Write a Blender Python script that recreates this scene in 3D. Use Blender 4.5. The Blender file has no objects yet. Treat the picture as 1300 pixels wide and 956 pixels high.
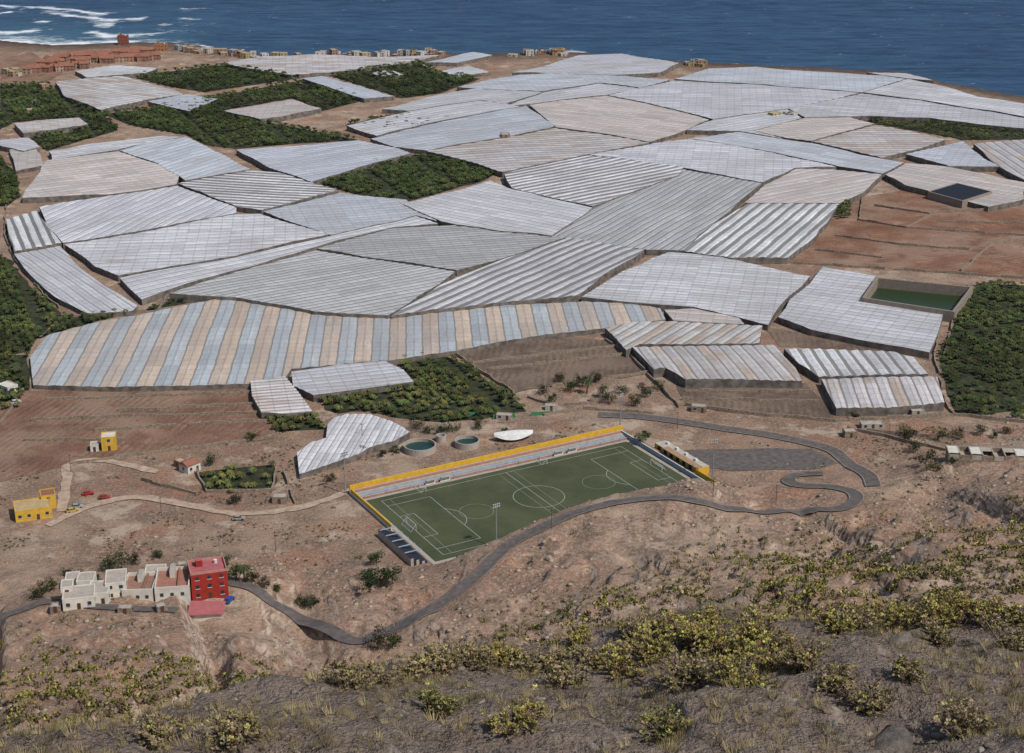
import bpy, bmesh, math, numpy as np
from mathutils import Vector, Matrix
from mathutils.geometry import tessellate_polygon
rng=np.random.default_rng(7)
rad=math.radians
scene=bpy.context.scene
# ------------------------------------------------------------ survey helpers
CZ=235.0; TH=rad(20.4); F=2000.0
ct,st=math.cos(TH),math.sin(TH)
def ray(px,py):
    u=(np.asarray(px,float)-650)/F; v=(478-np.asarray(py,float))/F
    return u, ct+st*v, -st+ct*v
def U(px,py,z=0.0):
    dx,dy,dz=ray(px,py); t=(z-CZ)/dz
    return np.stack([dx*t,dy*t],-1)
# ------------------------------------------------------------ noise
TAB=rng.random((8,256,256))
def vn(x,y,s=0):
    xi=np.floor(x).astype(int); yi=np.floor(y).astype(int)
    fx=x-xi; fy=y-yi; fx=fx*fx*(3-2*fx); fy=fy*fy*(3-2*fy)
    T=TAB[s%8]; a=T[xi&255,yi&255]; b=T[(xi+1)&255,yi&255]; c=T[xi&255,(yi+1)&255]; d=T[(xi+1)&255,(yi+1)&255]
    return (a*(1-fx)+b*fx)*(1-fy)+(c*(1-fx)+d*fx)*fy
def fbm(x,y,o=3,s=0):
    r=0;a=1;t=0
    for i in range(o):
        r=r+a*vn(x*2**i+17.3*i,y*2**i+5.1*i,s+i); t+=a; a*=.5
    return r/t-.5
def ss(a,b,x):
    t=np.clip((x-a)/(b-a),0,1); return t*t*(3-2*t)
# ------------------------------------------------------------ terrain height
EX=[-600,-220,-100,-60,-30,65,110,200,300,700]; EY=[430,440,470,462,458,512,530,560,585,620]
RX=[-60,-20,-11.3,-4.9,-3.2,-.7,2.6,6.2,8.8,11.7,17.6,60]; RY=[24,28,29.9,34.3,37.6,40.3,42,43.5,44.7,46.3,48.1,54]
A=U(465,636); Bp=U(795,561); e1=(Bp-A)/np.linalg.norm(Bp-A); LEN=float(np.linalg.norm(Bp-A)); e2=np.array([e1[1],-e1[0]]); WID=54.0
coast_px=np.array([(-700,40),(-200,46),(0,50),(70,56),(150,53),(215,52),(280,61),(330,69),(420,67),(560,66),(640,67),(700,63),(745,66),(860,76),(900,79),(1000,83),(1100,88),(1150,91),(1200,104),(1300,121),(1500,150),(2000,190)],float)
CP=U(coast_px[:,0],coast_px[:,1])
def coast(x): return np.interp(x,CP[:,0],CP[:,1])+16*fbm(x/35,x*0+3,4,5)
RM=None
def roadmask(x,y):
    if RM is None: return 0*x
    xi=np.clip(((x+400)/2).astype(int),0,399); yi=np.clip(((y-180)/2).astype(int),0,259)
    return RM[xi,yi]
def H(x,y,fine=True):
    x=np.asarray(x,float); y=np.asarray(y,float)
    s=np.interp(x,EX,EY)+10*fbm(x/50,y*0+.5,2,3)*ss(0,40,np.abs(x-20)-40)-y
    sp=np.maximum(s,0)
    h=.2*sp+.00035*sp*sp
    m=ss(0,45,s)
    h=h+m*(12*fbm(x/65,y/65,2,1))
    gl=np.abs(fbm((x+.25*y)/34,y/120,2,4)); h=h-6.5*(1-ss(0,.11,gl))*ss(20,70,s)*(1-.5*ss(-20,0,x)*(1-ss(80,110,x)))
    h=h-7*np.exp(-((x+66+.12*(y-450))/11)**2)*ss(-5,40,s)
    h=h+8.5*ss(0,13,s)*ss(-22,25,x)*(1-ss(58,84,x))*np.exp(-(sp/75)**2)
    h=h+2.5*ss(0,8,s)*ss(-24,-8,x)*(1-ss(72,90,x))*np.exp(-(sp/75)**2)
    h=h+10*np.exp(-((x-235)/60)**2-((y-500)/45)**2)
    if fine:
        rm=1-roadmask(x,y)
        m2=ss(2,25,s)*rm
        r=1-2*np.abs(fbm(x/22,y/16,3,2))
        h=h+m2*(5.6*(r-.8)+3.0*fbm(x/6,y/6,3,4)+1.*fbm(x/2.2,y/2.2,2,3))
        q=h/3.0; fr=q-np.floor(q); st_=(np.floor(q)+ss(.3,.7,fr))*3.0
        k=ss(-.04,.07,fbm(x/40+9,y/40,2,6))*m2
        h=h*(1-k*.88)+st_*k*.88
    a=(x-A[0])*e1[0]+(y-A[1])*e1[1]; b=(x-A[0])*e2[0]+(y-A[1])*e2[1]
    pad=ss(-14,-9,a)*(1-ss(LEN+9,LEN+14,a))*ss(-16,-10,b)*(1-ss(WID+1.5,WID+4.5,b))
    h=h*(1-pad)
    R=np.interp(x,RX,RY)+2.6*fbm(x/3.0,x*0+7,3,6)
    zl=225.75-.35*y-.95*np.maximum(0,y-R)
    nf=1-ss(90,150,y)
    rk=fbm(x/7,y/7,2,2)*1.8+fbm(x/1.6,y/1.6,3,3)*.6+(1-2*np.abs(fbm(x/3.,y/1.7,2,5)))*.45-.3
    if fine:
        zl=zl+rk*nf
        q=zl/.55; fr=q-np.floor(q); zs=(np.floor(q)+ss(.35,.65,fr))*.55
        k=ss(0,.1,fbm(x/5+3,y/5,2,7))*nf; zl=zl*(1-k*.7)+zs*k*.7
    h=np.where(y<220,np.maximum(h,zl),h)
    c=coast(x)
    h=h-13*ss(-4,22,y-c)
    return h
def G(pts,fine=True):
    pts=np.atleast_2d(np.array(pts,float)); out=[]
    t=np.geomspace(14,2600,2600)
    for i in range(0,len(pts),60):
        p=pts[i:i+60]; dx,dy,dz=ray(p[:,0],p[:,1])
        X=dx[:,None]*t; Y=dy[:,None]*t; Z=CZ+dz[:,None]*t
        D=Z-H(X,Y,fine); idx=np.argmax(D<0,1); idx=np.maximum(idx,1); n=np.arange(len(p))
        d0=D[n,idx-1]; d1=D[n,idx]; k=d0/(d0-d1+1e-9); tt=t[idx-1]+(t[idx]-t[idx-1])*k
        out.append(np.stack([dx*tt,dy*tt,CZ+dz*tt],-1))
    return np.concatenate(out)
# ------------------------------------------------------------ material helpers
class N:
    def __init__(s,name,rough=.8,spec=.3):
        s.m=bpy.data.materials.new(name); s.m.use_nodes=True; s.t=s.m.node_tree; s.b=s.t.nodes['Principled BSDF']
        s.b.inputs['Roughness'].default_value=rough; s.b.inputs['Specular IOR Level'].default_value=spec
    def n(s,t,**k):
        x=s.t.nodes.new(t)
        for a,v in k.items(): setattr(x,a,v)
        return x
    def l(s,a,b): s.t.links.new(a,b)
    def pos(s): 
        return s.n('ShaderNodeNewGeometry').outputs['Position']
    def noise(s,scale,detail=4,vec=None,rough=.55,stretch=None):
        x=s.n('ShaderNodeTexNoise'); x.inputs['Scale'].default_value=scale; x.inputs['Detail'].default_value=detail; x.inputs['Roughness'].default_value=rough
        v=vec if vec is not None else s.pos()
        if stretch:
            mp=s.n('ShaderNodeMapping'); mp.inputs['Scale'].default_value=stretch; s.l(v,mp.inputs[0]); v=mp.outputs[0]
        s.l(v,x.inputs['Vector']); return x.outputs['Fac']
    def ramp(s,f,stops):
        x=s.n('ShaderNodeValToRGB'); e=x.color_ramp.elements
        while len(e)<len(stops): e.new(.5)
        for i,(p,c) in enumerate(stops):
            e[i].position=p; e[i].color=(*(c if isinstance(c,(tuple,list)) else (c,c,c)),1)
        s.l(f,x.inputs[0]); return x.outputs[0]
    def mix(s,f,a,b,mode='MIX'):
        x=s.n('ShaderNodeMix',data_type='RGBA',blend_type=mode)
        for v,i in ((f,0),(a,6),(b,7)):
            if isinstance(v,(int,float)): x.inputs[i].default_value=v if i==0 else (v,v,v,1)
            elif isinstance(v,(tuple,list)): x.inputs[i].default_value=(*v,1)
            else: s.l(v,x.inputs[i])
        return x.outputs[2]
    def math(s,op,a,b=0.,c=0.):
        x=s.n('ShaderNodeMath',operation=op)
        for v,i in ((a,0),(b,1),(c,2)):
            if isinstance(v,(int,float)): x.inputs[i].default_value=v
            else: s.l(v,x.inputs[i])
        return x.outputs[0]
    def attr(s,n): 
        x=s.n('ShaderNodeAttribute'); x.attribute_name=n; return x
    def col(s,c): 
        if isinstance(c,(tuple,list)): s.b.inputs['Base Color'].default_value=(*c,1)
        else: s.l(c,s.b.inputs['Base Color'])
    def bump(s,h,st_=.5,d=.1):
        x=s.n('ShaderNodeBump'); x.inputs['Strength'].default_value=st_; x.inputs['Distance'].default_value=d
        s.l(h,x.inputs['Height']); s.l(x.outputs[0],s.b.inputs['Normal'])
_pc={}
def plaster(c,rough=.85,var=.25,nm='plaster'):
    k=(tuple(c),nm)
    if k not in _pc:
        m=N(nm,rough); f=m.noise(.6,5); g=m.noise(5,3)
        d=tuple(v*(1-var) for v in c)
        m.col(m.mix(m.ramp(g,[(.35,.0),(.75,.5)]),m.mix(m.ramp(f,[(.35,0.),(.65,1.)]),d,c),tuple(v*.7 for v in c))); _pc[k]=m.m
    return _pc[k]
# ------------------------------------------------------------ mesh builder
class MB:
    def __init__(s): s.v=[];s.f=[];s.mi=[];s.mats=[]
    def m(s,mat):
        if mat not in s.mats: s.mats.append(mat)
        return s.mats.index(mat)
    def face(s,pts,mat):
        b=len(s.v); s.v+= [tuple(p) for p in pts]; s.f.append(tuple(range(b,b+len(pts)))); s.mi.append(s.m(mat))
    def hexa(s,bot,top,mat,topmat=None):
        b=len(s.v); n=len(bot); s.v+=[tuple(p) for p in bot]+[tuple(p) for p in top]
        for i in range(n):
            j=(i+1)%n; s.f.append((b+i,b+j,b+n+j,b+n+i)); s.mi.append(s.m(mat))
        s.f.append(tuple(range(b+n,b+2*n))); s.mi.append(s.m(topmat or mat)); s.f.append(tuple(range(b+n-1,b-1,-1))); s.mi.append(s.m(mat))
    def box(s,x0,x1,y0,y1,z0,z1,mat,topmat=None):
        q=[(x0,y0),(x1,y0),(x1,y1),(x0,y1)]
        s.hexa([(x,y,z0) for x,y in q],[(x,y,z1) for x,y in q],mat,topmat)
    def cyl(s,p0,p1,r0,r1,mat,n=8):
        p0=Vector(p0);p1=Vector(p1); d=(p1-p0).normalized(); a=d.orthogonal().normalized(); c=d.cross(a)
        B=[p0+r0*(a*math.cos(t)+c*math.sin(t)) for t in [2*math.pi*i/n for i in range(n)]]
        T=[p1+r1*(a*math.cos(t)+c*math.sin(t)) for t in [2*math.pi*i/n for i in range(n)]]
        s.hexa(B,T,mat)
    def obj(s,name,loc=(0,0,0),rot=0):
        me=bpy.data.meshes.new(name); me.from_pydata([tuple(map(float,v)) for v in s.v],[],s.f)
        for m in s.mats: me.materials.append(m)
        me.polygons.foreach_set('material_index',s.mi); me.update()
        o=bpy.data.objects.new(name,me); o.location=loc; o.rotation_euler=(0,0,rot); scene.collection.objects.link(o); return o
def npmesh(name,V,Fq,mat,col=None,smooth=False,extra=None):
    me=bpy.data.meshes.new(name); k=Fq.shape[1]
    me.vertices.add(len(V)); me.vertices.foreach_set('co',np.ascontiguousarray(V,dtype=np.float32).ravel())
    me.loops.add(Fq.size); me.loops.foreach_set('vertex_index',np.ascontiguousarray(Fq,dtype=np.int32).ravel())
    me.polygons.add(len(Fq)); me.polygons.foreach_set('loop_start',np.arange(0,Fq.size,k,dtype=np.int32)); 
    try: me.polygons.foreach_set('loop_total',np.full(len(Fq),k,dtype=np.int32))
    except Exception: pass
    me.update(calc_edges=True)
    if smooth: me.polygons.foreach_set('use_smooth',np.ones(len(Fq),bool))
    if col is not None:
        a=me.color_attributes.new('Col','FLOAT_COLOR','POINT'); c=np.ones((len(V),4),np.float32); c[:,:3]=col; a.data.foreach_set('color',c.ravel())
    me.materials.append(mat); me.validate()
    o=bpy.data.objects.new(name,me); scene.collection.objects.link(o); return o
def scatter(name,tv,tf,pos,sc,rot,col,mat,tcol=None,smooth=False):
    tv=np.asarray(tv,float); tf=np.asarray(tf,int); n=len(pos); sc=np.asarray(sc,float)
    if sc.ndim==1: sc=np.repeat(sc[:,None],3,1)
    c,s_=np.cos(rot)[:,None],np.sin(rot)[:,None]
    x=tv[:,0][None]*sc[:,0:1]; y=tv[:,1][None]*sc[:,1:2]; z=tv[:,2][None]*sc[:,2:3]
    V=np.stack([x*c-y*s_+pos[:,0:1],x*s_+y*c+pos[:,1:2],z+pos[:,2:3]],-1).reshape(-1,3)
    Fq=(tf[None]+(np.arange(n)*len(tv))[:,None,None]).reshape(-1,tf.shape[1])
    C=np.repeat(col[:,None,:],len(tv),1)
    if tcol is not None: C=C*np.asarray(tcol)[None,:,None]
    return npmesh(name,V,Fq,mat,C.reshape(-1,3),smooth)
def leafmat(name,tr=.0):
    m=N(name,.7,.2); a=m.attr('Col').outputs['Color']; m.col(m.mix(m.ramp(m.noise(3,2),[(.3,0),(.7,.45)]),a,m.mix(1.,a,(.45,.45,.4),'MULTIPLY')))
    return m.m
LEAF=leafmat('foliage')
# ------------------------------------------------------------ roads (world polylines on the terrain)
def spline(P,step=1.6):
    P=np.array(P); out=[]
    Q=np.vstack([2*P[0]-P[1],P,2*P[-1]-P[-2]])
    for i in range(1,len(Q)-2):
        n=max(2,int(np.linalg.norm(Q[i+1]-Q[i])/step)); t=np.linspace(0,1,n,endpoint=False)[:,None]
        out.append(.5*((2*Q[i])+(-Q[i-1]+Q[i+1])*t+(2*Q[i-1]-5*Q[i]+4*Q[i+1]-Q[i+2])*t*t+(-Q[i-1]+3*Q[i]-3*Q[i+1]+Q[i+2])*t**3))
    out.append(P[-1:]); return np.vstack(out)
road_px={
 'mountain_road':([(503,797),(540,778),(575,757),(605,733),(630,708),(652,690),(690,670),(735,650),(790,637),(845,632),(900,640),(955,650),(1010,652),(1060,648),(1084,638),(1082,626),(1055,619),(1015,617),(1000,611),(1010,604),(1045,602)],4.8),
 'village_road':([(-30,795),(20,778),(60,765),(110,770),(170,774),(225,776)],4.),
 'village_road ':([(286,738),(315,745),(340,762),(375,783),(420,803),(455,815),(503,797)],4.4),
 'valley_road':([(1108,618),(1100,603),(1075,588),(1055,572),(1020,562),(970,552),(920,545),(870,537),(815,530),(760,527)],5.4),
 'dirt_track':([(60,668),(110,645),(170,632),(230,640),(290,652),(350,650),(400,640),(455,620)],3.6),
 'dirt_track ':([(78,650),(85,610),(88,590),(130,585),(200,600)],3.6),
}
roads={}
for k,(p,w) in road_px.items(): roads[k]=(spline(G(p,False)[:,:2]),w)
RMn=np.zeros((400,260)); gx=(np.arange(400)*2-400+1)[:,None]; gy=(np.arange(260)*2+180+1)[None]
for k,(P,w) in roads.items():
    for q in P[::2]:
        RMn=np.maximum(RMn,1-ss(w*.7,w*.7+7,np.hypot(gx-q[0],gy-q[1])))
hp=G([(263,750),(190,740),(110,752),(262,780),(38,655),(137,568),(235,597)],False)
for q in hp: RMn=np.maximum(RMn,1-ss(9,18,np.hypot(gx-q[0],gy-q[1])))
RM=RMn
# ------------------------------------------------------------ ground sheet
nr,na=1250,680
r=np.geomspace(3,2100,nr); az=np.radians(np.linspace(-40,40,na))
RR,AA=np.meshgrid(r,az,indexing='ij'); X=RR*np.sin(AA); Y=RR*np.cos(AA); Z=H(X,Y)
V=np.stack([X,Y,Z],-1).reshape(-1,3)
i=np.arange(nr-1)[:,None]*na+np.arange(na-1)[None]; Fq=np.stack([i,i+na,i+na+1,i+1],-1).reshape(-1,4)
S=np.interp(X,EX,EY)-Y
hill=ss(-10,30,S); led=1-ss(60,90,Y); cst=ss(0,1,1-np.clip((coast(X)-Y)/80,0,1))
colz=np.stack([hill,led,cst],-1).reshape(-1,3)
m=N('ground_soil',.95,.12)
z=m.n('ShaderNodeSeparateColor'); m.l(m.attr('Col').outputs['Color'],z.inputs[0])
geo=m.n('ShaderNodeNewGeometry'); sx=m.n('ShaderNodeSeparateXYZ'); m.l(geo.outputs['Normal'],sx.inputs[0])
steep=m.ramp(m.math('ADD',sx.outputs[2],m.math('MULTIPLY',m.math('SUBTRACT',m.noise(.25,4),.5),.35)),[(.78,1.),(.95,0.)])
big=m.noise(.013,5); mid=m.noise(.09,6,rough=.65); fin=m.noise(.9,5,rough=.7); vf=m.noise(6,4,rough=.7); b2=m.noise(.03,6,rough=.65); b3=m.noise(.022,6,rough=.7)
strat=m.noise(.35,5,stretch=(.25,.5,3.),rough=.65)
rust=m.ramp(b3,[(.50,0),(.60,.8)])
hillc=m.mix(m.ramp(big,[(.42,0),(.58,1.)]),(.40,.235,.155),(.52,.375,.265))
hillc=m.mix(m.math('MULTIPLY',rust,.8),hillc,(.34,.165,.10))
hillc=m.mix(m.ramp(b2,[(.47,0),(.58,.7)]),hillc,(.27,.165,.12))
hillc=m.mix(m.ramp(mid,[(.46,0),(.61,.75)]),hillc,(.22,.155,.11))
hillc=m.mix(m.ramp(fin,[(.48,0),(.66,.7)]),hillc,(.62,.49,.37))
hillc=m.mix(m.ramp(m.noise(.35,5,rough=.7),[(.54,0),(.64,.65)]),hillc,(.15,.105,.075))
hillc=m.mix(m.math('MULTIPLY',steep,.85),hillc,m.mix(m.ramp(strat,[(.44,0),(.58,1)]),(.68,.53,.41),(.24,.155,.105)))
plain=m.mix(m.ramp(big,[(.4,0),(.6,1)]),(.33,.205,.135),(.42,.305,.215))
plain=m.mix(rust,plain,(.33,.155,.092))
plain=m.mix(m.ramp(b2,[(.47,0),(.58,.7)]),plain,(.24,.145,.10))
plain=m.mix(m.ramp(mid,[(.46,0),(.61,.7)]),plain,(.18,.13,.095))
plain=m.mix(m.ramp(fin,[(.5,0),(.66,.6)]),plain,(.56,.45,.35))
plain=m.mix(m.ramp(m.noise(.055,6,rough=.7),[(.54,0),(.62,.75)]),plain,(.56,.44,.33))
c=m.mix(z.outputs[0],plain,hillc)
c=m.mix(m.math('MULTIPLY',z.outputs[2],.95),c,m.mix(m.ramp(mid,[(.4,0),(.6,1)]),(.11,.07,.052),(.055,.048,.042)))
ledc=m.mix(m.ramp(m.noise(.5,6,rough=.7),[(.38,0),(.62,1)]),(.27,.205,.16),(.165,.125,.10))
ledc=m.mix(m.ramp(m.noise(14,3,rough=.8),[(.5,0),(.66,.7)]),ledc,(.36,.30,.24))
lst=m.ramp(m.math('ADD',sx.outputs[2],m.math('MULTIPLY',m.math('SUBTRACT',m.noise(1.4,4),.5),.5)),[(.78,1.),(.94,0.)])
ledc=m.mix(m.math('MULTIPLY',lst,.9),ledc,m.mix(m.ramp(m.noise(1.5,6,rough=.7,stretch=(.6,.6,3)),[(.4,0),(.6,1)]),(.46,.385,.31),(.19,.155,.13)))
ledc=m.mix(m.ramp(m.noise(5,6,rough=.8),[(.58,0),(.68,.6)]),ledc,(.10,.085,.07))
c=m.mix(z.outputs[1],c,ledc)
c=m.mix(m.ramp(vf,[(.3,.35),(.6,0)]),c,(.09,.06,.045))
m.col(c); m.bump(m.math('ADD',m.math('MULTIPLY',fin,1.),m.math('MULTIPLY',vf,.3)),1.,.8)
npmesh('ground',V,Fq,m.m,colz,True)
# ------------------------------------------------------------ sea
xs=np.arange(-1100,1101,4.); ys=np.arange(1180,2300,4.)
Xs,Ys=np.meshgrid(xs,ys,indexing='ij'); D=Ys-coast(Xs)
lw=1-ss(-440,-260,Xs)
foam=np.exp(-np.maximum(D-6,0)/(15+40*lw))*1.15
for off,wd in ((50,20),(105,22),(165,16),(225,12),(290,9)):
    o=D-off-80*fbm(Xs/80,Xs*0+off,2,1)-30*fbm(Xs/20,Ys/60+off,3,6); pres=ss(-.14,.08,fbm(Xs/40+off,Ys/160,3,2)); foam=np.maximum(foam,lw*np.exp(-(np.abs(o)/wd))*pres*.95)
    foam=np.maximum(foam,lw*.8*np.exp(-np.maximum(-o,0)/50)*(o<0)*ss(-.14,.12,fbm(Xs/25+off,Ys/30,3,3))*pres)
foam=np.maximum(foam,.75*np.exp(-((D-30-50*fbm(Xs/120,Xs*0+2,2,4))/9)**2)*ss(-.10,.10,fbm(Xs/50,Ys/90,2,6)))
foam*= (D>-20)
nx,ny=Xs.shape; Vs=np.stack([Xs,Ys,np.full_like(Xs,-6.)],-1).reshape(-1,3)
i=np.arange(nx-1)[:,None]*ny+np.arange(ny-1)[None]; Fs=np.stack([i,i+ny,i+ny+1,i+1],-1).reshape(-1,4)
turq=np.exp(-np.maximum(D,0)/110)*(.15+.85*lw)
ex=np.array([(-15000,1180,-6),(-1100,1180,-6),(-1100,2296,-6),(-15000,2296,-6),(1100,1180,-6),(15000,1180,-6),(15000,2296,-6),(1100,2296,-6),(-15000,25000,-6),(15000,25000,-6)])
b=len(Vs); Vs=np.vstack([Vs,ex]); Fs=np.vstack([Fs,[[b,b+1,b+2,b+3],[b+4,b+5,b+6,b+7],[b+3,b+6,b+9,b+8]]])
cs=np.zeros((len(Vs),3)); cs[:b,0]=foam.ravel(); cs[:b,1]=turq.ravel()
m=N('sea_water',.45,.12)
z=m.n('ShaderNodeSeparateColor'); m.l(m.attr('Col').outputs['Color'],z.inputs[0])
w1=m.noise(.05,6,stretch=(.5,1.8,1),rough=.72); w2=m.noise(.008,3,stretch=(.3,1.5,1))
deep=m.mix(m.ramp(w2,[(.35,0),(.65,1)]),(.009,.034,.085),(.018,.054,.12))
deep=m.mix(m.ramp(w1,[(.42,0),(.66,.9)]),deep,(.042,.092,.165))
deep=m.mix(m.ramp(w1,[(.34,.6),(.46,0)]),deep,(.005,.02,.055))
deep=m.mix(z.outputs[1],deep,(.06,.15,.20))
cap=m.ramp(m.noise(.13,3,stretch=(.45,1.6,1),rough=.7),[(.70,0),(.73,.7)])
fo=m.ramp(m.math('ADD',z.outputs[0],m.math('MULTIPLY',m.math('SUBTRACT',m.noise(.085,7,rough=.8,stretch=(.6,1.2,1)),.5),2.2)),[(.38,0),(.85,1)])
m.col(m.mix(m.math('MAXIMUM',cap,fo),deep,(.80,.82,.82))); m.bump(w1,.9,3.)
npmesh('sea',Vs,Fs,m.m,cs)
# ------------------------------------------------------------ road meshes
am=N('asphalt',.9); am.col(am.mix(am.ramp(am.noise(.5,5),[(.35,0),(.65,1)]),(.085,.072,.066),(.14,.12,.106)))
dm=N('dirt_track_soil',.95); dm.col(dm.mix(dm.ramp(dm.noise(.4,5),[(.35,0),(.65,1)]),(.30,.21,.15),(.46,.35,.255)))
pm=plaster((.45,.45,.42),nm='road_paint')
kerbm=plaster((.36,.30,.24),nm='kerb_concrete')
for k,(P,w) in roads.items():
    T=np.gradient(P,axis=0); T/=np.linalg.norm(T,axis=1)[:,None]+1e-9; Nn=np.stack([-T[:,1],T[:,0]],-1)
    def strip(name,o0,o1,lift,mat,z0=None,wob=0):
        cols=[]
        offs=np.linspace(o0,o1,5)
        hc=H(P[:,0],P[:,1]);
        hs=[H(*(P+Nn*o).T) for o in offs]; hm=np.maximum.reduce(hs+[hc])
        for o,h_ in zip(offs,hs):
            Q=P+Nn*(o*(1+wob*fbm(P[:,0]/4,P[:,1]/4,2,int(o>0)))[:,None] if wob else o); cols.append(np.c_[Q,np.maximum(h_,hm-.5)+lift])
        V=np.stack(cols,1).reshape(-1,3); n=len(P); i=np.arange(n-1)[:,None]*5+np.arange(4)[None]
        return npmesh(name,V,np.stack([i,i+1,i+6,i+5],-1).reshape(-1,4),mat)
    dirt=k.startswith('dirt')
    strip(k.strip(),-w/2,w/2,(.29 if k.endswith(' ') else .33) if dirt else (.35 if not k.endswith(' ') else .36),dm.m if dirt else am.m,wob=.9 if dirt else .12)
    if not dirt and k.startswith(('mountain','valley')):
        strip('road_marking',w/2-.5,w/2-.36,.372,pm); 
        a=strip('guard_wall',-w/2-.4,-w/2-.15,.6,kerbm)
# ------------------------------------------------------------ greenhouses
def ghmat(name,base,dark,lw,tan,tanlo,band=None,sub=2.,subk=.3):
    m=N(name,.45,.4); uv=m.n('ShaderNodeUVMap'); uv.uv_map='UVMap'; s=m.n('ShaderNodeSeparateXYZ'); m.l(uv.outputs[0],s.inputs[0])
    u,v0=s.outputs[0],s.outputs[1]
    v=m.math('ADD',v0,m.math('MULTIPLY',m.math('SUBTRACT',m.noise(.12,3),.5),.16)); fl=m.math('FLOOR',v); fr=m.math('FRACT',v)
    cb=m.n('ShaderNodeCombineXYZ'); m.l(m.math('MULTIPLY',u,.025),cb.inputs[0]); m.l(m.math('MULTIPLY',fl,7.31),cb.inputs[1])
    cell=m.noise(1.,3,vec=cb.outputs[0])
    cb2=m.n('ShaderNodeCombineXYZ'); m.l(m.math('MULTIPLY',u,.05),cb2.inputs[0]); m.l(m.math('MULTIPLY',v,3.),cb2.inputs[1]); streak=m.noise(1.,5,vec=cb2.outputs[0],rough=.7)
    wn=m.n('ShaderNodeTexWhiteNoise',noise_dimensions='2D'); cb3=m.n('ShaderNodeCombineXYZ'); m.l(fl,cb3.inputs[0]); m.l(m.math('FLOOR',m.math('MULTIPLY',u,1/24.)),cb3.inputs[1]); m.l(cb3.outputs[0],wn.inputs[0])
    c=m.mix(1.,base,m.attr('Col').outputs['Color'],'MULTIPLY')
    if band: 
        par=m.math('GREATER_THAN',m.math('MODULO',fl,2.),.5); c=m.mix(par,c,band)
    c=m.mix(m.ramp(cell,[(tanlo,0),(tanlo+.12,.8)]),c,tan)
    c=m.mix(m.ramp(cell,[(.3,.3),(.45,0)]),c,(.30,.31,.33))
    c=m.mix(1.,c,m.ramp(wn.outputs[0],[(0.,.80),(1.,1.08)]),'MULTIPLY')
    c=m.mix(m.ramp(streak,[(.47,0),(.72,.45)]),c,(.28,.255,.235))
    c=m.mix(m.ramp(streak,[(.30,.4),(.42,0)]),c,(.74,.74,.75))
    c=m.mix(m.ramp(m.noise(.02,4),[(.44,0),(.68,.38)]),c,(.35,.32,.30))
    c=m.mix(m.ramp(m.noise(.35,6,rough=.75),[(.47,0),(.74,.35)]),c,(.23,.21,.19))
    fu=m.math('FRACT',m.math('MULTIPLY',u,1/6.)); c=m.mix(m.math('MULTIPLY',m.math('LESS_THAN',fu,.09),.28),c,(.12,.12,.12))
    f2=m.math('FRACT',m.math('MULTIPLY',v,sub)); c=m.mix(m.math('MULTIPLY',m.math('LESS_THAN',f2,.2),subk),c,(.12,.12,.12))
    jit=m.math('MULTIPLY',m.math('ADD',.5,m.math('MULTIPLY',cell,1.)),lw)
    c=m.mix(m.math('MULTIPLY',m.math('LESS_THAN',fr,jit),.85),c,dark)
    m.col(c); m.bump(m.math('ADD',streak,m.noise(.5,4)),.5,.5); return m.m
GM={
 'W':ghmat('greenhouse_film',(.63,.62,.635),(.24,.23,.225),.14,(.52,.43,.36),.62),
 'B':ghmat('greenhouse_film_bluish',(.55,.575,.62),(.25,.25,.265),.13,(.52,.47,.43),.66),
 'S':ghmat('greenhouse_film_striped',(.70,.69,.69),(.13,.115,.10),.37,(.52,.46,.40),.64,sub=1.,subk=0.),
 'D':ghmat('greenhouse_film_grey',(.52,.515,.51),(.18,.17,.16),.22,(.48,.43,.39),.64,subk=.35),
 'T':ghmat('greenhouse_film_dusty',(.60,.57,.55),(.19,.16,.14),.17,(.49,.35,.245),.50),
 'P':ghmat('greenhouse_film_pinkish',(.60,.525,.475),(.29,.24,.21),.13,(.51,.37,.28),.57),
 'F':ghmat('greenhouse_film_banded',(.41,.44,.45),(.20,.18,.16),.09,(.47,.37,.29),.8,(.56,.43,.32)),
}
net=N('greenhouse_side_net',.9); net.col(net.mix(net.ramp(net.noise(.3,4),[(.35,0),(.65,1)]),(.08,.07,.06),(.20,.17,.145)))
gi=[0]
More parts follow.
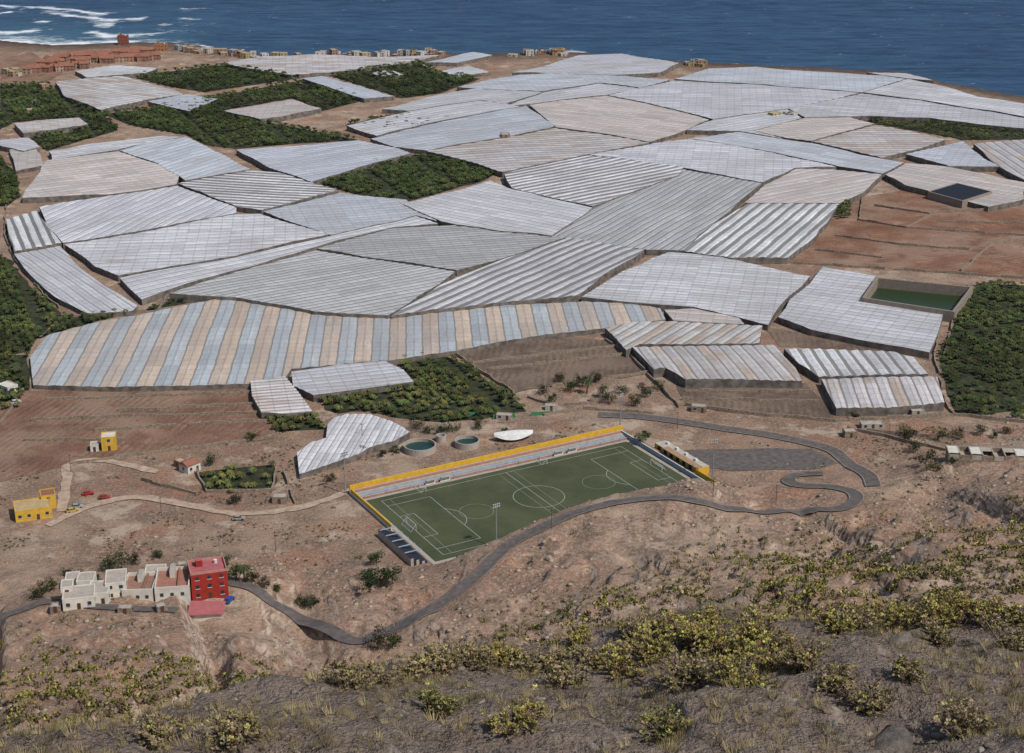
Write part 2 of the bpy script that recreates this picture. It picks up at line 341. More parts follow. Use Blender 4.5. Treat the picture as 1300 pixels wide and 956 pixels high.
def gh(style,poly,d,period=7.,zr=4.6,amp=None):
    gi[0]+=1; zr=(2.0 if style=='F' else zr*.62)+(gi[0]%7)*.13
    period*= {'W':.8,'D':.72,'B':.8,'S':.9,'T':.85,'P':.8,'F':1.0}[style]
    if amp is None: amp={'S':.5,'F':.3,'T':.4}.get(style,.22)
    P=U([p[0] for p in poly],[p[1] for p in poly],zr)
    D=U([d[0],d[2]],[d[1],d[3]],zr); dv=D[1]-D[0]; dv/=np.linalg.norm(dv); nv=np.array([-dv[1],dv[0]])
    Q=[]
    for a,b in zip(P,np.roll(P,-1,0)):
        n=max(1,int(np.linalg.norm(b-a)/14)); 
        for k in range(n):
            q=a+(b-a)*k/n
            if k: q=q+rng.normal(0,.45,2)
            Q.append(q)
    P=np.array(Q)
    bm=bmesh.new()
    vs=[bm.verts.new((p[0],p[1],0)) for p in P]
    for t in tessellate_polygon([[Vector((p[0],p[1],0)) for p in P]]):
        try: bm.faces.new([vs[k] for k in t])
        except ValueError: pass
    ac=P@nv; lo=math.floor(ac.min()/period)*2; hi=math.ceil(ac.max()/period)*2
    for k in range(lo,hi+1):
        g=bm.verts[:]+bm.edges[:]+bm.faces[:]
        bmesh.ops.bisect_plane(bm,geom=g,plane_co=(nv[0]*k*period/2,nv[1]*k*period/2,0),plane_no=(nv[0],nv[1],0),dist=1e-3)
    al=P@dv
    for k in range(int(al.min()//22),int(al.max()//22)+1):
        g=bm.verts[:]+bm.edges[:]+bm.faces[:]
        bmesh.ops.bisect_plane(bm,geom=g,plane_co=(dv[0]*k*22,dv[1]*k*22,0),plane_no=(dv[0],dv[1],0),dist=1e-3)
    uvl=bm.loops.layers.uv.new('UVMap')
    tint=.84+.28*rng.random(); tc=(tint,tint*(1-.02*rng.random()),tint*(1-.04*rng.random()),1)
    cl=bm.loops.layers.float_color.new('Col')
    for f in bm.faces:
        c=f.calc_center_median()
        for l in f.loops:
            a=l.vert.co.x*dv[0]+l.vert.co.y*dv[1]; ac_=l.vert.co.x*nv[0]+l.vert.co.y*nv[1]
            cc=c.x*nv[0]+c.y*nv[1]; ac_=ac_+(cc-ac_)*1e-3
            l[uvl].uv=(a,ac_/period+.04+500); l[cl]=tc
    co=np.array([v.co[:] for v in bm.verts]); und=1.8*fbm(co[:,0]/40,co[:,1]/40,3,1)
    for v,un in zip(bm.verts,und):
        q=(v.co.x*nv[0]+v.co.y*nv[1])/period; fr=q-math.floor(q); tri=1-abs(2*fr-1)
        v.co.z=zr+amp*tri+float(un)
    bd=[e for e in bm.edges if len(e.link_faces)==1]
    low={}
    for e in bd:
        for v in e.verts:
            if v not in low: low[v]=bm.verts.new((v.co.x,v.co.y,-.6))
        try:
            f=bm.faces.new([e.verts[0],e.verts[1],low[e.verts[1]],low[e.verts[0]]]); f.material_index=1
        except ValueError: pass
    me=bpy.data.meshes.new('greenhouse'); bm.to_mesh(me); bm.free(); me.materials.append(GM[style]); me.materials.append(net.m)
    o=bpy.data.objects.new('greenhouse',me); scene.collection.objects.link(o)
L=[
('F',[(38,452),(60,427),(130,408),(215,391),(270,381),(300,379),(345,384),(390,393),(430,401),(490,403),(560,396),(640,388),(740,384),(800,386),(838,392),(845,406),(780,415),(700,425),(640,433),(575,446),(500,458),(440,462),(370,468),(362,480),(318,487),(240,490),(100,491),(42,488)],(480,470,484,400),7.5,5.5),
('W',[(370,472),(430,463),(488,459),(512,470),(525,484),(460,493),(398,502),(372,490)],(370,480,520,465),5,4.5),
('T',[(318,484),(362,478),(380,500),(397,523),(365,525),(332,524),(320,503)],(318,500,385,495),4,4),
('W',[(377,575),(395,562),(414,556),(416,538),(425,530),(440,526),(468,526),(495,535),(512,544),(520,550),(500,561),(470,568),(455,577),(380,601)],(440,580,470,530),4,3),
('T',[(768,417),(800,410),(845,408),(940,412),(968,413),(964,436),(900,437),(812,437),(795,445)],(800,440,850,410),6,4.5),
('T',[(802,441),(985,438),(1018,483),(870,483),(845,468),(830,470)],(840,460,825,440),6,4.5),
('P',[(843,394),(880,393),(938,403),(945,411),(855,407)],(850,400,930,405),6,5),
('W',[(738,378),(790,345),(850,320),(905,326),(1028,350),(990,388),(975,412),(940,403),(880,391),(800,384)],(738,378,1000,395),5.5,5),
('W',[(988,402),(1015,370),(1045,338),(1112,350),(1092,378),(1198,396),(1192,418),(1180,447),(1090,430),(1030,418)],(1010,395,1190,420),6,5),
('S',[(995,443),(1060,444),(1130,446),(1160,455),(1178,476),(1040,478),(1015,462)],(1050,475,1030,445),6,4.5),
('T',[(1043,481),(1190,479),(1199,512),(1130,519),(1062,519)],(1060,515,1050,482),6,4.2),
('S',[(722,303),(818,318),(790,336),(765,350),(735,376),(640,384),(555,392),(497,400),(560,362),(640,330)],(500,400,730,304),7,5),
('D',[(325,338),(400,318),(490,331),(578,346),(556,362),(492,400),(400,396),(300,378),(215,373)],(230,372,470,330),6,5),
('D',[(402,316),(500,290),(580,287),(718,302),(640,328),(580,344),(490,329)],(410,318,700,300),6,5),
('W',[(152,353),(300,326),(420,300),(528,275),(556,285),(500,289),(400,314),(322,337),(215,368),(180,380)],(160,355,500,285),8,5),
('W',[(82,311),(210,290),(302,271),(330,272),(418,298),(300,324),(150,350),(120,338)],(100,310,400,300),8,5),
('W',[(50,263),(140,248),(225,236),(300,263),(300,270),(210,288),(80,309),(62,290)],(80,305,220,240),7,5),
('P',[(28,251),(45,225),(60,204),(150,193),(200,208),(228,222),(224,234),(140,246)],(40,248,225,225),8,5),
('B',[(152,192),(190,180),(236,173),(262,185),(318,216),(235,229),(200,207)],(200,225,310,190),8,5),
('S',[(8,279),(47,268),(78,309),(18,320)],(30,272,50,318),6,4.5),
('W',[(18,323),(76,313),(96,335),(118,352),(150,372),(175,387),(168,394),(110,397),(70,378),(40,350)],(40,325,140,392),6,4.5),
('S',[(226,233),(322,217),(362,222),(430,243),(332,267),(300,262)],(230,233,420,245),7,5),
('B',[(334,269),(432,246),(515,254),(555,282),(528,274),(420,299)],(340,270,520,258),7,5),
('B',[(300,190),(380,184),(455,178),(505,188),(522,194),(480,205),(395,231),(340,213)],(330,215,500,190),7,5),
('W',[(62,192),(115,183),(205,172),(233,173),(190,180),(150,191),(66,203)],(70,195,230,175),7,5),
('S',[(640,221),(745,198),(868,212),(862,222),(752,262),(700,252),(650,240)],(700,245,860,212),7,5),
('W',[(512,260),(622,230),(650,241),(752,264),(700,300),(580,286),(560,282)],(520,262,700,298),7,5),
('D',[(702,301),(754,264),(868,215),(968,233),(905,284),(868,318),(820,317)],(760,300,900,225),6.5,5),
('S',[(868,319),(905,285),(950,259),(1066,259),(1036,300),(1000,328),(930,329)],(880,320,960,260),7,5),
('P',[(945,258),(972,235),(1010,215),(1065,216),(1120,222),(1096,245),(1066,258)],(950,256,1110,225),8,5),
('P',[(1124,222),(1150,207),(1205,212),(1300,232),(1300,253),(1255,262),(1190,245),(1150,236)],(1130,222,1290,250),8,5),
('T',[(542,192),(640,175),(705,163),(760,170),(825,181),(740,198),(638,219),(590,203)],(550,193,810,180),8,5),
('W',[(748,197),(830,182),(880,176),(960,190),(1062,212),(1008,214),(968,232),(870,213)],(760,198,960,205),8,5),
('B',[(872,176),(940,168),(1030,182),(1120,201),(1148,206),(1120,221),(1064,211),(960,189)],(880,176,1110,210),8,5),
('P',[(672,133),(770,121),(850,138),(900,152),(868,166),(826,180),(760,168),(706,162)],(680,133,890,155),9,5),
('B',[(470,176),(560,155),(668,134),(704,161),(640,173),(542,191),(500,186)],(480,176,690,150),9,5),
('W',[(640,134),(690,118),(760,106),(812,112),(768,120),(672,132)],(640,134,780,112),9,5),
('W',[(440,160),(520,141),(610,128),(640,130),(660,135),(560,153),(478,172)],(450,160,640,132),9,5),
('W',[(485,138),(550,122),(600,112),(690,117),(640,131),(610,127),(520,140)],(490,138,660,120),9,5),
('B',[(580,110),(640,98),(700,93),(790,97),(850,101),(812,111),(760,105),(690,116),(604,112)],(590,110,800,103),9,5),
('W',[(772,120),(856,102),(960,108),(1092,118),(1050,128),(1000,138),(905,151),(850,137)],(780,120,1000,125),9,5),
('P',[(958,166),(1022,150),(1068,146),(1110,157),(1030,179),(1000,175)],(965,166,1100,158),8,5),
('T',[(1032,180),(1112,159),(1160,168),(1200,178),(1165,190),(1120,200)],(1040,180,1180,180),8,5),
('W',[(872,165),(905,152),(1000,139),(1018,150),(956,166),(996,176),(940,167)],(880,165,1000,145),8,5),
('B',[(1150,196),(1222,180),(1250,203),(1270,212),(1205,211)],(1155,197,1250,205),8,5),
('T',[(1236,183),(1300,178),(1340,190),(1340,235),(1300,229),(1262,208)],(1240,185,1300,225),8,5),
('W',[(1002,138),(1052,128),(1094,119),(1170,128),(1300,150),(1300,163),(1180,150),(1110,147),(1022,149)],(1010,140,1280,155),9,5),
('W',[(650,92),(690,84),(735,70),(790,68),(862,80),(838,92),(780,96),(700,93)],(695,88,850,82),9,5),
('B',[(856,100),(900,88),(960,85),(1020,90),(1120,96),(1150,101),(1094,117),(960,107)],(860,100,1130,108),9,5),
('W',[(1096,117),(1152,101),(1200,110),(1240,122),(1300,131),(1300,148),(1172,127)],(1100,118,1290,140),9,5),
('W',[(1100,92),(1150,93),(1185,103),(1150,100)],(1100,92,1180,102),7,4.5),
('T',[(70,104),(110,99),(155,97),(225,116),(232,121),(185,127),(128,140),(82,122)],(80,105,220,122),7,5),
('B',[(188,129),(238,120),(276,125),(240,141)],(190,130,270,127),7,4.5),
('P',[(284,141),(330,133),(372,126),(408,138),(360,148),(330,152)],(290,141,400,140),7,4.5),
('B',[(384,100),(408,97),(445,106),(500,122),(462,125),(420,112)],(390,100,490,120),7,4.5),
('T',[(282,80),(330,72),(400,69),(480,72),(562,70),(520,80),(440,90),(370,96),(300,84)],(290,80,540,75),9,4.5),
('W',[(560,90),(596,84),(622,92),(580,98)],(562,90,620,93),7,4),
('W',[(470,93),(495,89),(512,95),(490,98)],(472,93,510,95),6,4),
('B',[(540,80),(600,66),(625,70),(580,80)],(545,80,610,70),7,4.5),
('W',[(95,90),(150,83),(200,86),(185,93),(110,98)],(97,90,190,90),6,5),
('T',[(18,157),(60,152),(100,150),(112,158),(60,166),(30,170)],(20,160,105,155),6,5),
('W',[(35,175),(50,186),(30,192),(0,185),(0,178)],(0,180,45,185),6,4.5),
('P',[(12,190),(45,186),(56,210),(20,216)],(12,192,50,190),6,4.5),
]
for e in L: gh(*e)
# ------------------------------------------------------------ fields
def flat(name,poly,mat,z=.15):
    P=U([p[0] for p in poly],[p[1] for p in poly],z); mb=MB()
    Q=[]
    for a,b in zip(P,np.roll(P,-1,0)):
        n=max(1,int(np.linalg.norm(b-a)/6)); Q+=[a+(b-a)*k/n+(rng.normal(0,.5,2) if k else 0) for k in range(n)]
    P=np.array(Q)
    for t in tessellate_polygon([[Vector((p[0],p[1],0)) for p in P]]): mb.face([(P[k][0],P[k][1],z) for k in t],mat)
    return mb.obj(name)
def soil(name,a,b,ang,per=3.,k=.4):
    m=N(name,.95,.1); mp=m.n('ShaderNodeMapping'); mp.inputs['Rotation'].default_value=(0,0,ang); m.l(m.pos(),mp.inputs[0])
    w=m.n('ShaderNodeTexWave'); w.inputs['Scale'].default_value=1/per*.32; w.inputs['Distortion'].default_value=4.5; w.inputs['Detail'].default_value=3; w.inputs['Detail Scale'].default_value=.6; m.l(mp.outputs[0],w.inputs[0])
    c=m.mix(m.ramp(m.noise(.022,5),[(.44,0),(.56,1)]),a,b); c=m.mix(m.ramp(m.noise(.12,5,rough=.7),[(.45,0),(.62,.75)]),c,tuple(v*1.4 for v in b))
    c=m.mix(m.ramp(m.noise(.06,6,rough=.7),[(.5,0),(.62,.8)]),c,tuple(v*.6 for v in a))
    c=m.mix(m.math('MULTIPLY',m.ramp(w.outputs[1],[(.3,k),(.7,0)]),m.ramp(m.noise(.05,3),[(.40,0),(.6,1)])),c,tuple(v*.5 for v in a))
    c=m.mix(m.ramp(m.noise(1.2,4,rough=.7),[(.5,0),(.8,.5)]),c,tuple(v*1.6 for v in b)); m.col(c); m.bump(m.noise(.7,5,rough=.7),.9,.8); return m.m
S1=soil('field_soil',(.19,.10,.066),(.25,.165,.115),.3); S2=soil('field_soil_red',(.21,.10,.062),(.26,.17,.118),1.2,4,.3); S3=soil('field_soil_dark',(.13,.094,.072),(.195,.14,.102),.1)
G_=N('banana_understorey',.9); G_.col(G_.mix(G_.ramp(G_.noise(.3,4),[(.4,0),(.6,1)]),(.015,.022,.01),(.05,.05,.02)))
flat('ploughed_field',[(30,496),(318,489),(322,507),(348,556),(200,575),(90,590),(0,612),(-40,615),(-40,540)],S1,.15)
flat('ploughed_field',[(577,449),(715,427),(768,432),(800,450),(826,474),(700,490),(652,499),(615,476)],S3,.2)
flat('ploughed_field',[(858,487),(1022,486),(1056,520),(1060,535),(930,524),(870,515)],S3)
flat('ploughed_field',[(975,330),(1035,303),(1070,262),(1095,250),(1150,241),(1200,250),(1262,268),(1300,262),(1420,262),(1420,350),(1300,352),(1200,345),(1110,340)],S2)
flat('ploughed_field',[(970,415),(1090,433),(1178,450),(1180,458),(1140,446),(990,440)],S3)
flat('fallow_field',[(0,75),(40,66),(80,92),(60,104),(0,104)],S1)
stone=N('stone_wall_rubble',.95); stone.col(stone.mix(stone.ramp(stone.noise(1.2,5,rough=.7),[(.35,0),(.65,1)]),(.13,.10,.075),(.33,.26,.195)))
def wall(name,pts,h,th,mat,px=True,zb=-.3,top=None):
    P=U([p[0] for p in pts],[p[1] for p in pts],0) if px else np.array(pts,float)
    mb=MB()
    for a,b in zip(P[:-1],P[1:]):
        L_=np.linalg.norm(b-a); k=max(1,int(L_/5)); C=[a+(b-a)*j/k+(rng.normal(0,.35,2) if 0<j<k else 0) for j in range(k+1)]
        for a_,b_ in zip(C[:-1],C[1:]):
            if rng.random()<.04: continue
            d=(b_-a_)/np.linalg.norm(b_-a_); n=np.array([-d[1],d[0]])*th/2; hh=h*rng.uniform(.7,1.2)
            q=[a_-n,b_-n,b_+n,a_+n]; ha=H([p[0] for p in q],[p[1] for p in q])
            mb.hexa([(p[0],p[1],z+zb) for p,z in zip(q,ha)],[(p[0],p[1],z+hh) for p,z in zip(q,ha)],mat,top)
    return mb.obj(name)
for w_ in ([(980,333),(1110,341),(1200,347),(1300,354)],[(1095,252),(1090,280),(1150,290),(1300,300)],[(1150,290),(1190,270),(1262,268)],[(1220,345),(1260,310),(1300,305)],[(1060,300),(1150,312),(1230,318)],[(1035,318),(1120,328)],[(1110,262),(1180,272)],[(1190,282),(1300,285)],
    [(577,449),(615,476),(652,500)],[(826,474),(700,492)],[(768,432),(800,452),(845,500),(862,518)],[(870,515),(930,524),(1060,536),(1210,528),(1300,538)],
    [(30,496),(0,540)],[(90,590),(200,575),(348,556)],[(620,470),(790,452)],[(600,462),(780,441)],[(1198,396),(1186,450),(1200,512),(1212,528)],[(1232,362),(1213,400),(1198,452)],
    [(80,404),(200,396),(214,376)],[(8,262),(6,300),(18,330),(50,368),(75,392)],[(690,528),(740,520),(830,526)],[(150,522),(330,515)],[(120,548),(340,535)],[(870,498),(1030,499)],[(865,508),(1040,511)],[(60,508),(320,500)],
    [(40,535),(150,530),(340,525)],[(30,560),(160,560)],[(250,600),(262,625),(345,624),(352,596)],[(180,610),(250,628)],[(360,600),(375,640)],[(670,505),(700,515),(790,512)],[(1060,540),(1140,560),(1200,575)],[(1100,548),(1180,556)]):
    wall('stone_wall',w_,1.4,.6,stone.m)
cw=plaster((.27,.22,.175),nm='reservoir_wall'); wt=N('green_water',.3,.2); wt.col((.022,.042,.016))
def reservoir(poly,h,wz,mat):
    P=U([p[0] for p in poly],[p[1] for p in poly],h); mb=MB(); n=len(P); c=P.mean(0)
    I=c+(P-c)*.94
    for i in range(n):
        j=(i+1)%n; mb.hexa([(*P[i],-.5),(*P[j],-.5),(*I[j],-.5),(*I[i],-.5)],[(*P[i],h),(*P[j],h),(*I[j],h),(*I[i],h)],cw)
    mb.face([(*p,wz) for p in I],mat); return mb.obj('water_reservoir')
reservoir([(1112,352),(1236,364),(1212,396),(1094,378)],5.5,.4,wt.m)
blk=N('dark_pond_cover',.6,.1); blk.col((.02,.024,.032)); 
reservoir([(1178,243),(1215,232),(1260,243),(1222,255)],4.8,4.6,blk.m)
# ------------------------------------------------------------ bananas
lf=[];lv=[];lc=[]
for k in range(9):
    a=k*2.4+.2; L_=1.5+.4*math.sin(k*3.1); w=.42; dx,dy=math.cos(a),math.sin(a); up=1.5+.5*((k*37)%10)/10
    b=len(lv)
    for (rr,zz,ww) in ((.1,up*.75,.12),(L_*.55,up+.55,w),(L_*1.05,up-.05,.12)):
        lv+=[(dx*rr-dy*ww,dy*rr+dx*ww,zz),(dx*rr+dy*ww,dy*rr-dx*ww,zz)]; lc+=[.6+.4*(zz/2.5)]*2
    lf+=[(b,b+1,b+3,b+2),(b+2,b+3,b+5,b+4)]
def inpoly(x,y,P):
    r=np.zeros(x.shape,bool); n=len(P)
    for i in range(n):
        a=P[i];b=P[(i+1)%n]; c=((a[1]>y)!=(b[1]>y))&(x<(b[0]-a[0])*(y-a[1])/(b[1]-a[1]+1e-12)+a[0]); r^=c
    return r
def banana(poly,sp=2.8,sc=1.05,tone=(.06,.085,.026),ang=.4):
    flat('banana_field_soil',poly,G_.m,.12+.01*rng.random())
    P=U([p[0] for p in poly],[p[1] for p in poly],.5)
    lo=P.min(0)-5;hi=P.max(0)+5;c=(lo+hi)/2; R=np.linalg.norm(hi-lo)/2
    g=np.arange(-R,R,sp); a,b=np.meshgrid(g,np.arange(-R,R,sp*1.15)); a=a.ravel()+rng.normal(0,.35,a.size);b=b.ravel()+rng.normal(0,.35,b.size)
    x=c[0]+a*math.cos(ang)-b*math.sin(ang); y=c[1]+a*math.sin(ang)+b*math.cos(ang)
    path=(np.abs(((a/sp)%14)-7)<.6)|(np.abs(((b/sp)%22)-11)<.6)
    k=inpoly(x,y,P)&(rng.random(x.size)>.1+.5*ss(.12,.2,fbm(x/14,y/14,2,5)))&~path; x=x[k];y=y[k]; n=len(x)
    br=(.45+.95*rng.random(n))*(1+1.2*fbm(x/25,y/25,2,3)); col=np.array(tone)[None]*br[:,None]; col[:,0]*=.9+.5*rng.random(n)
    scatter('banana_plantation',lv,lf,np.c_[x,y,np.zeros(n)],sc*(.7+.5*rng.random(n)),rng.random(n)*6.28,col,LEAF,lc)
banana([(1240,360),(1300,362),(1420,365),(1420,545),(1300,534),(1214,524),(1202,500),(1192,452),(1215,402)])
banana([(402,504),(470,494),(528,484),(500,458),(560,449),(600,466),(616,482),(648,500),(668,522),(610,532),(560,536),(520,532),(500,530),(468,522),(430,525),(412,520)],tone=(.085,.105,.032))
banana([(338,530),(398,526),(414,545),(350,548)],tone=(.085,.105,.032))
banana([(250,600),(300,594),(348,590),(352,612),(345,622),(300,626),(262,622)],tone=(.14,.16,.045))
banana([(0,325),(14,330),(40,365),(78,398),(45,432),(38,446),(0,450),(-60,450),(-60,325)],tone=(.07,.10,.028))
banana([(0,450),(36,450),(38,490),(22,520),(0,522),(-60,520),(-60,450)],tone=(.075,.10,.028))
banana([(82,400),(170,397),(222,380),(250,382),(130,406),(62,425),(50,430)])
banana([(400,232),(480,206),(528,196),(575,202),(636,218),(612,230),(510,258),(455,247)],3.,1.2,(.052,.08,.024))
banana([(130,145),(250,130),(330,153),(458,178),(380,182),(300,189),(262,184),(236,171),(170,160)],3.6,1.35,(.056,.084,.026))
banana([(235,128),(278,122),(372,104),(420,113),(465,127),(400,143),(372,125),(284,140)],3.8,1.4,(.05,.075,.024))
banana([(165,97),(280,83),(320,88),(382,99),(260,117),(215,110)],4,1.5,(.048,.072,.024))
banana([(418,96),(470,88),(530,79),(556,92),(610,100),(560,118),(510,125),(470,112)],4,1.5,(.048,.072,.024))
banana([(0,108),(60,106),(84,124),(130,145),(150,165),(60,192),(30,170),(112,159),(100,149),(18,155),(0,165)],3.6,1.35,(.06,.09,.027))
banana([(440,158),(470,152),(520,148),(580,152),(545,163),(500,168)],3.6,1.4)
banana([(1062,145),(1110,147),(1180,151),(1300,166),(1400,172),(1400,182),(1300,177),(1225,178),(1160,166),(1112,157)],3.8,1.2,(.06,.08,.026))
banana([(1060,262),(1080,258),(1080,276),(1062,278)],3,1.4)
banana([(0,200),(20,218),(26,250),(8,262),(0,262),(-40,262),(-40,200)],3.2,1.3,(.07,.10,.027))
# ------------------------------------------------------------ football pitch
tf=N('artificial_turf',.9,.1)
tf.col(tf.mix(tf.ramp(tf.noise(1.5,4),[(.4,0),(.7,.35)]),tf.mix(tf.ramp(tf.noise(.05,5,rough=.65),[(.4,0),(.6,1)]),(.054,.066,.032),(.078,.090,.046)),(.10,.105,.07)))
white=plaster((.70,.70,.66),nm='white_paint'); yel=plaster((.68,.40,.035),nm='yellow_paint'); blu=plaster((.30,.38,.44),nm='pale_blue_paint'); pnk=plaster((.38,.20,.155),nm='terracotta_paint'); conc=plaster((.42,.37,.31),nm='concrete'); dk=plaster((.025,.03,.045),nm='dark_seat'); metal=plaster((.3,.3,.3),nm='galvanised_metal'); grn=plaster((.05,.22,.10),nm='green_paint'); linew=plaster((.44,.46,.41),nm='worn_line_paint')
def Lp(a,b,z=0): q=A+e1*a+e2*b; return (q[0],q[1],z)
def pbox(mb,a0,a1,b0,b1,z0,z1,mat,top=None):
    q=[(a0,b0),(a1,b0),(a1,b1),(a0,b1)]; mb.hexa([Lp(*p,z0) for p in q],[Lp(*p,z1) for p in q],mat,top)
mb=MB()
pbox(mb,-1.5,LEN+1.5,-1.5,WID+1.5,-.4,.12,conc); pbox(mb,0,LEN,0,WID,.0,.18,tf.m)
zl=.20
def ln(a0,b0,a1,b1,w=.18,mat=linew,z=zl):
    d=np.array([a1-a0,b1-b0],float); d/=np.linalg.norm(d); n=np.array([-d[1],d[0]])*w/2
    mb.face([Lp(a0-n[0],b0-n[1],z),Lp(a1-n[0],b1-n[1],z),Lp(a1+n[0],b1+n[1],z),Lp(a0+n[0],b0+n[1],z)],mat)
x0,x1,y0,y1=4.5,LEN-4.5,3,WID-3; cx,cy=(x0+x1)/2,(y0+y1)/2
ln(x0,y0,x1,y0);ln(x0,y1,x1,y1);ln(x0,y0,x0,y1,z=zl+.005);ln(x1,y0,x1,y1,z=zl+.005);ln(cx,y0,cx,y1,z=zl+.005)
def arc(c0,c1,r,t0,t1,n=40,w=.18,mat=linew):
    T=np.linspace(t0,t1,n)
    for a,b in zip(T[:-1],T[1:]):
        mb.face([Lp(c0+(r-w/2)*math.cos(a),c1+(r-w/2)*math.sin(a),zl+.01),Lp(c0+(r-w/2)*math.cos(b),c1+(r-w/2)*math.sin(b),zl+.01),Lp(c0+(r+w/2)*math.cos(b),c1+(r+w/2)*math.sin(b),zl+.01),Lp(c0+(r+w/2)*math.cos(a),c1+(r+w/2)*math.sin(a),zl+.01)],mat)
arc(cx,cy,9.15,0,6.2832,60)
for sgn,xe in ((1,x0),(-1,x1)):
    for dd,hw in ((16.5,19),(5.5,9.2)):
        ln(xe,cy-hw,xe+sgn*dd,cy-hw);ln(xe,cy+hw,xe+sgn*dd,cy+hw);ln(xe+sgn*dd,cy-hw,xe+sgn*dd,cy+hw,z=zl+.005)
    arc(xe+sgn*11,cy,9.15,(-.92 if sgn>0 else math.pi-.92),(.92 if sgn>0 else math.pi+.92),20)
thin=plaster((.24,.28,.19),nm='faded_line_paint')
for q in (.25,.75):
    ax=x0+(x1-x0)*q; ln(ax-22,y0+.6,ax-22,y1-.6,.18,thin,zl+.012); ln(ax+22,y0+.6,ax+22,y1-.6,.18,thin,zl+.012); arc(ax,cy,6,0,6.283,40,.18,thin)
for k,mt in enumerate((pnk,blu,conc,pnk)): pbox(mb,-1.5,LEN+1.5,-3-1.3*k,-1.8-1.3*k,-.3,.55+.42*k,mt)
pbox(mb,-3,LEN+3,-7.6,-7.2,-.5,3.4,white); pbox(mb,-3.05,LEN+3.05,-7.75,-7.1,2.0,3.7,yel)
for k in range(0,int(LEN)+1,9): pbox(mb,k-.15,k+.15,-1.75,-1.6,0,1.3,metal)
pbox(mb,-1.5,LEN+1.5,-1.72,-1.66,.95,1.05,white)
for k in (24,30,78,84):
    pbox(mb,k,k+4,-1.4,-.2,.12,.2,conc); pbox(mb,k,k+4,-1.45,-1.35,.2,2.1,white); pbox(mb,k,k+4,-1.45,-.1,2.1,2.2,conc)
pbox(mb,-2.6,-2.2,-7,26,-.5,2.2,white); pbox(mb,-2.65,-2.15,-7,26,1.2,2.3,yel)
for k in range(6): pbox(mb,-2.3-1.0*k-1,-2.3-1.0*k,28,WID-1,-.4,.5+.45*k,conc if k%2 else dk,dk)
for j in range(5): pbox(mb,-8.3,-2.3,29+4.8*j,29.6+4.8*j,2.9,3.0,blu); pbox(mb,-8.28,-8.1,29+4.8*j,29.5+4.8*j,-.4,2.89,metal)
pbox(mb,LEN+2.2,LEN+2.6,-7,WID-6,-.5,1.8,blu,white); pbox(mb,LEN+3.5,LEN+4.5,0,WID-10,-.5,1.2,pnk)
mb.obj('football_pitch')
mb=MB(); pbox(mb,LEN+5,LEN+10,12,40,-1,3.,yel,plaster((.5,.45,.38),nm='roof_gravel')); pbox(mb,LEN+4.2,LEN+7,18,40,3.1,3.3,plaster((.40,.25,.15),nm='canopy')); 
for k in range(4): pbox(mb,LEN+8,LEN+9,15+6*k,16.2+6*k,3.,3.9,white)
for k in range(6): pbox(mb,LEN+4.93,LEN+5.0,14+4*k,16+4*k,.3,2.6,dk)
pbox(mb,LEN+3.9,LEN+4.1,40,54,-1,3.,yel)
mb.obj('football_clubhouse')
def goal(a,b,sgn,w=7.3,h=2.44):
    mb=MB(); t=.09
    for s in (-1,1):
        mb.cyl(Lp(a,b+s*w/2,.2),Lp(a,b+s*w/2,h+.2),t,t,white); mb.cyl(Lp(a-sgn*2,b+s*w/2,.2),Lp(a,b+s*w/2,h+.2),.05,.05,white)
    mb.cyl(Lp(a,b-w/2,h+.2),Lp(a,b+w/2,h+.2),t,t,white); mb.cyl(Lp(a-sgn*2,b-w/2,.25),Lp(a-sgn*2,b+w/2,.25),.05,.05,white)
    for k in range(13):
        q=b-w/2+w*k/12; mb.cyl(Lp(a-sgn*2,q,.2),Lp(a,q,h+.2),.02,.02,white,3)
    mb.obj('football_goal')
goal(x0,cy,1);goal(x1,cy,-1)
for q in (.27,.77): goal(x0+(x1-x0)*q-10,1.2,1,5,2)
def flood(x,y,h):
    z=float(H(x,y)); mb=MB(); mb.cyl((0,0,-1),(0,0,h),.26,.13,metal,10); mb.box(-.6,.6,-.6,.6,-1,.3,conc)
    for j in range(2):
        zz=h-1.2+j*.9; mb.box(-1.4,1.4,-.06,.06,zz,zz+.1,metal)
        for k in range(4): mb.box(-1.35+k*.75,-.9+k*.75,-.45,-.08,zz+.12,zz+.55,metal,white)
    mb.cyl((.25,-.3,1),(.25,-.3,h-1),.03,.03,metal,4)
    mb.obj('floodlight_mast',(x,y,z),math.atan2(e1[1],e1[0])+rng.normal(0,.2))
for a,b in ((22,WID+1),(-4,-9),(LEN+3,-9),(LEN+7,WID-8)): q=Lp(a,b); flood(q[0],q[1],16)
flat('parking_lot',[(842,571),(900,570),(1030,570),(1064,588),(1040,595),(930,598),(880,590)],am.m,.2)
flat('pitch_forecourt',[(765,545),(842,560),(842,571),(880,590),(905,612),(870,600),(800,556)],plaster((.38,.29,.21),nm='sand'),.1)
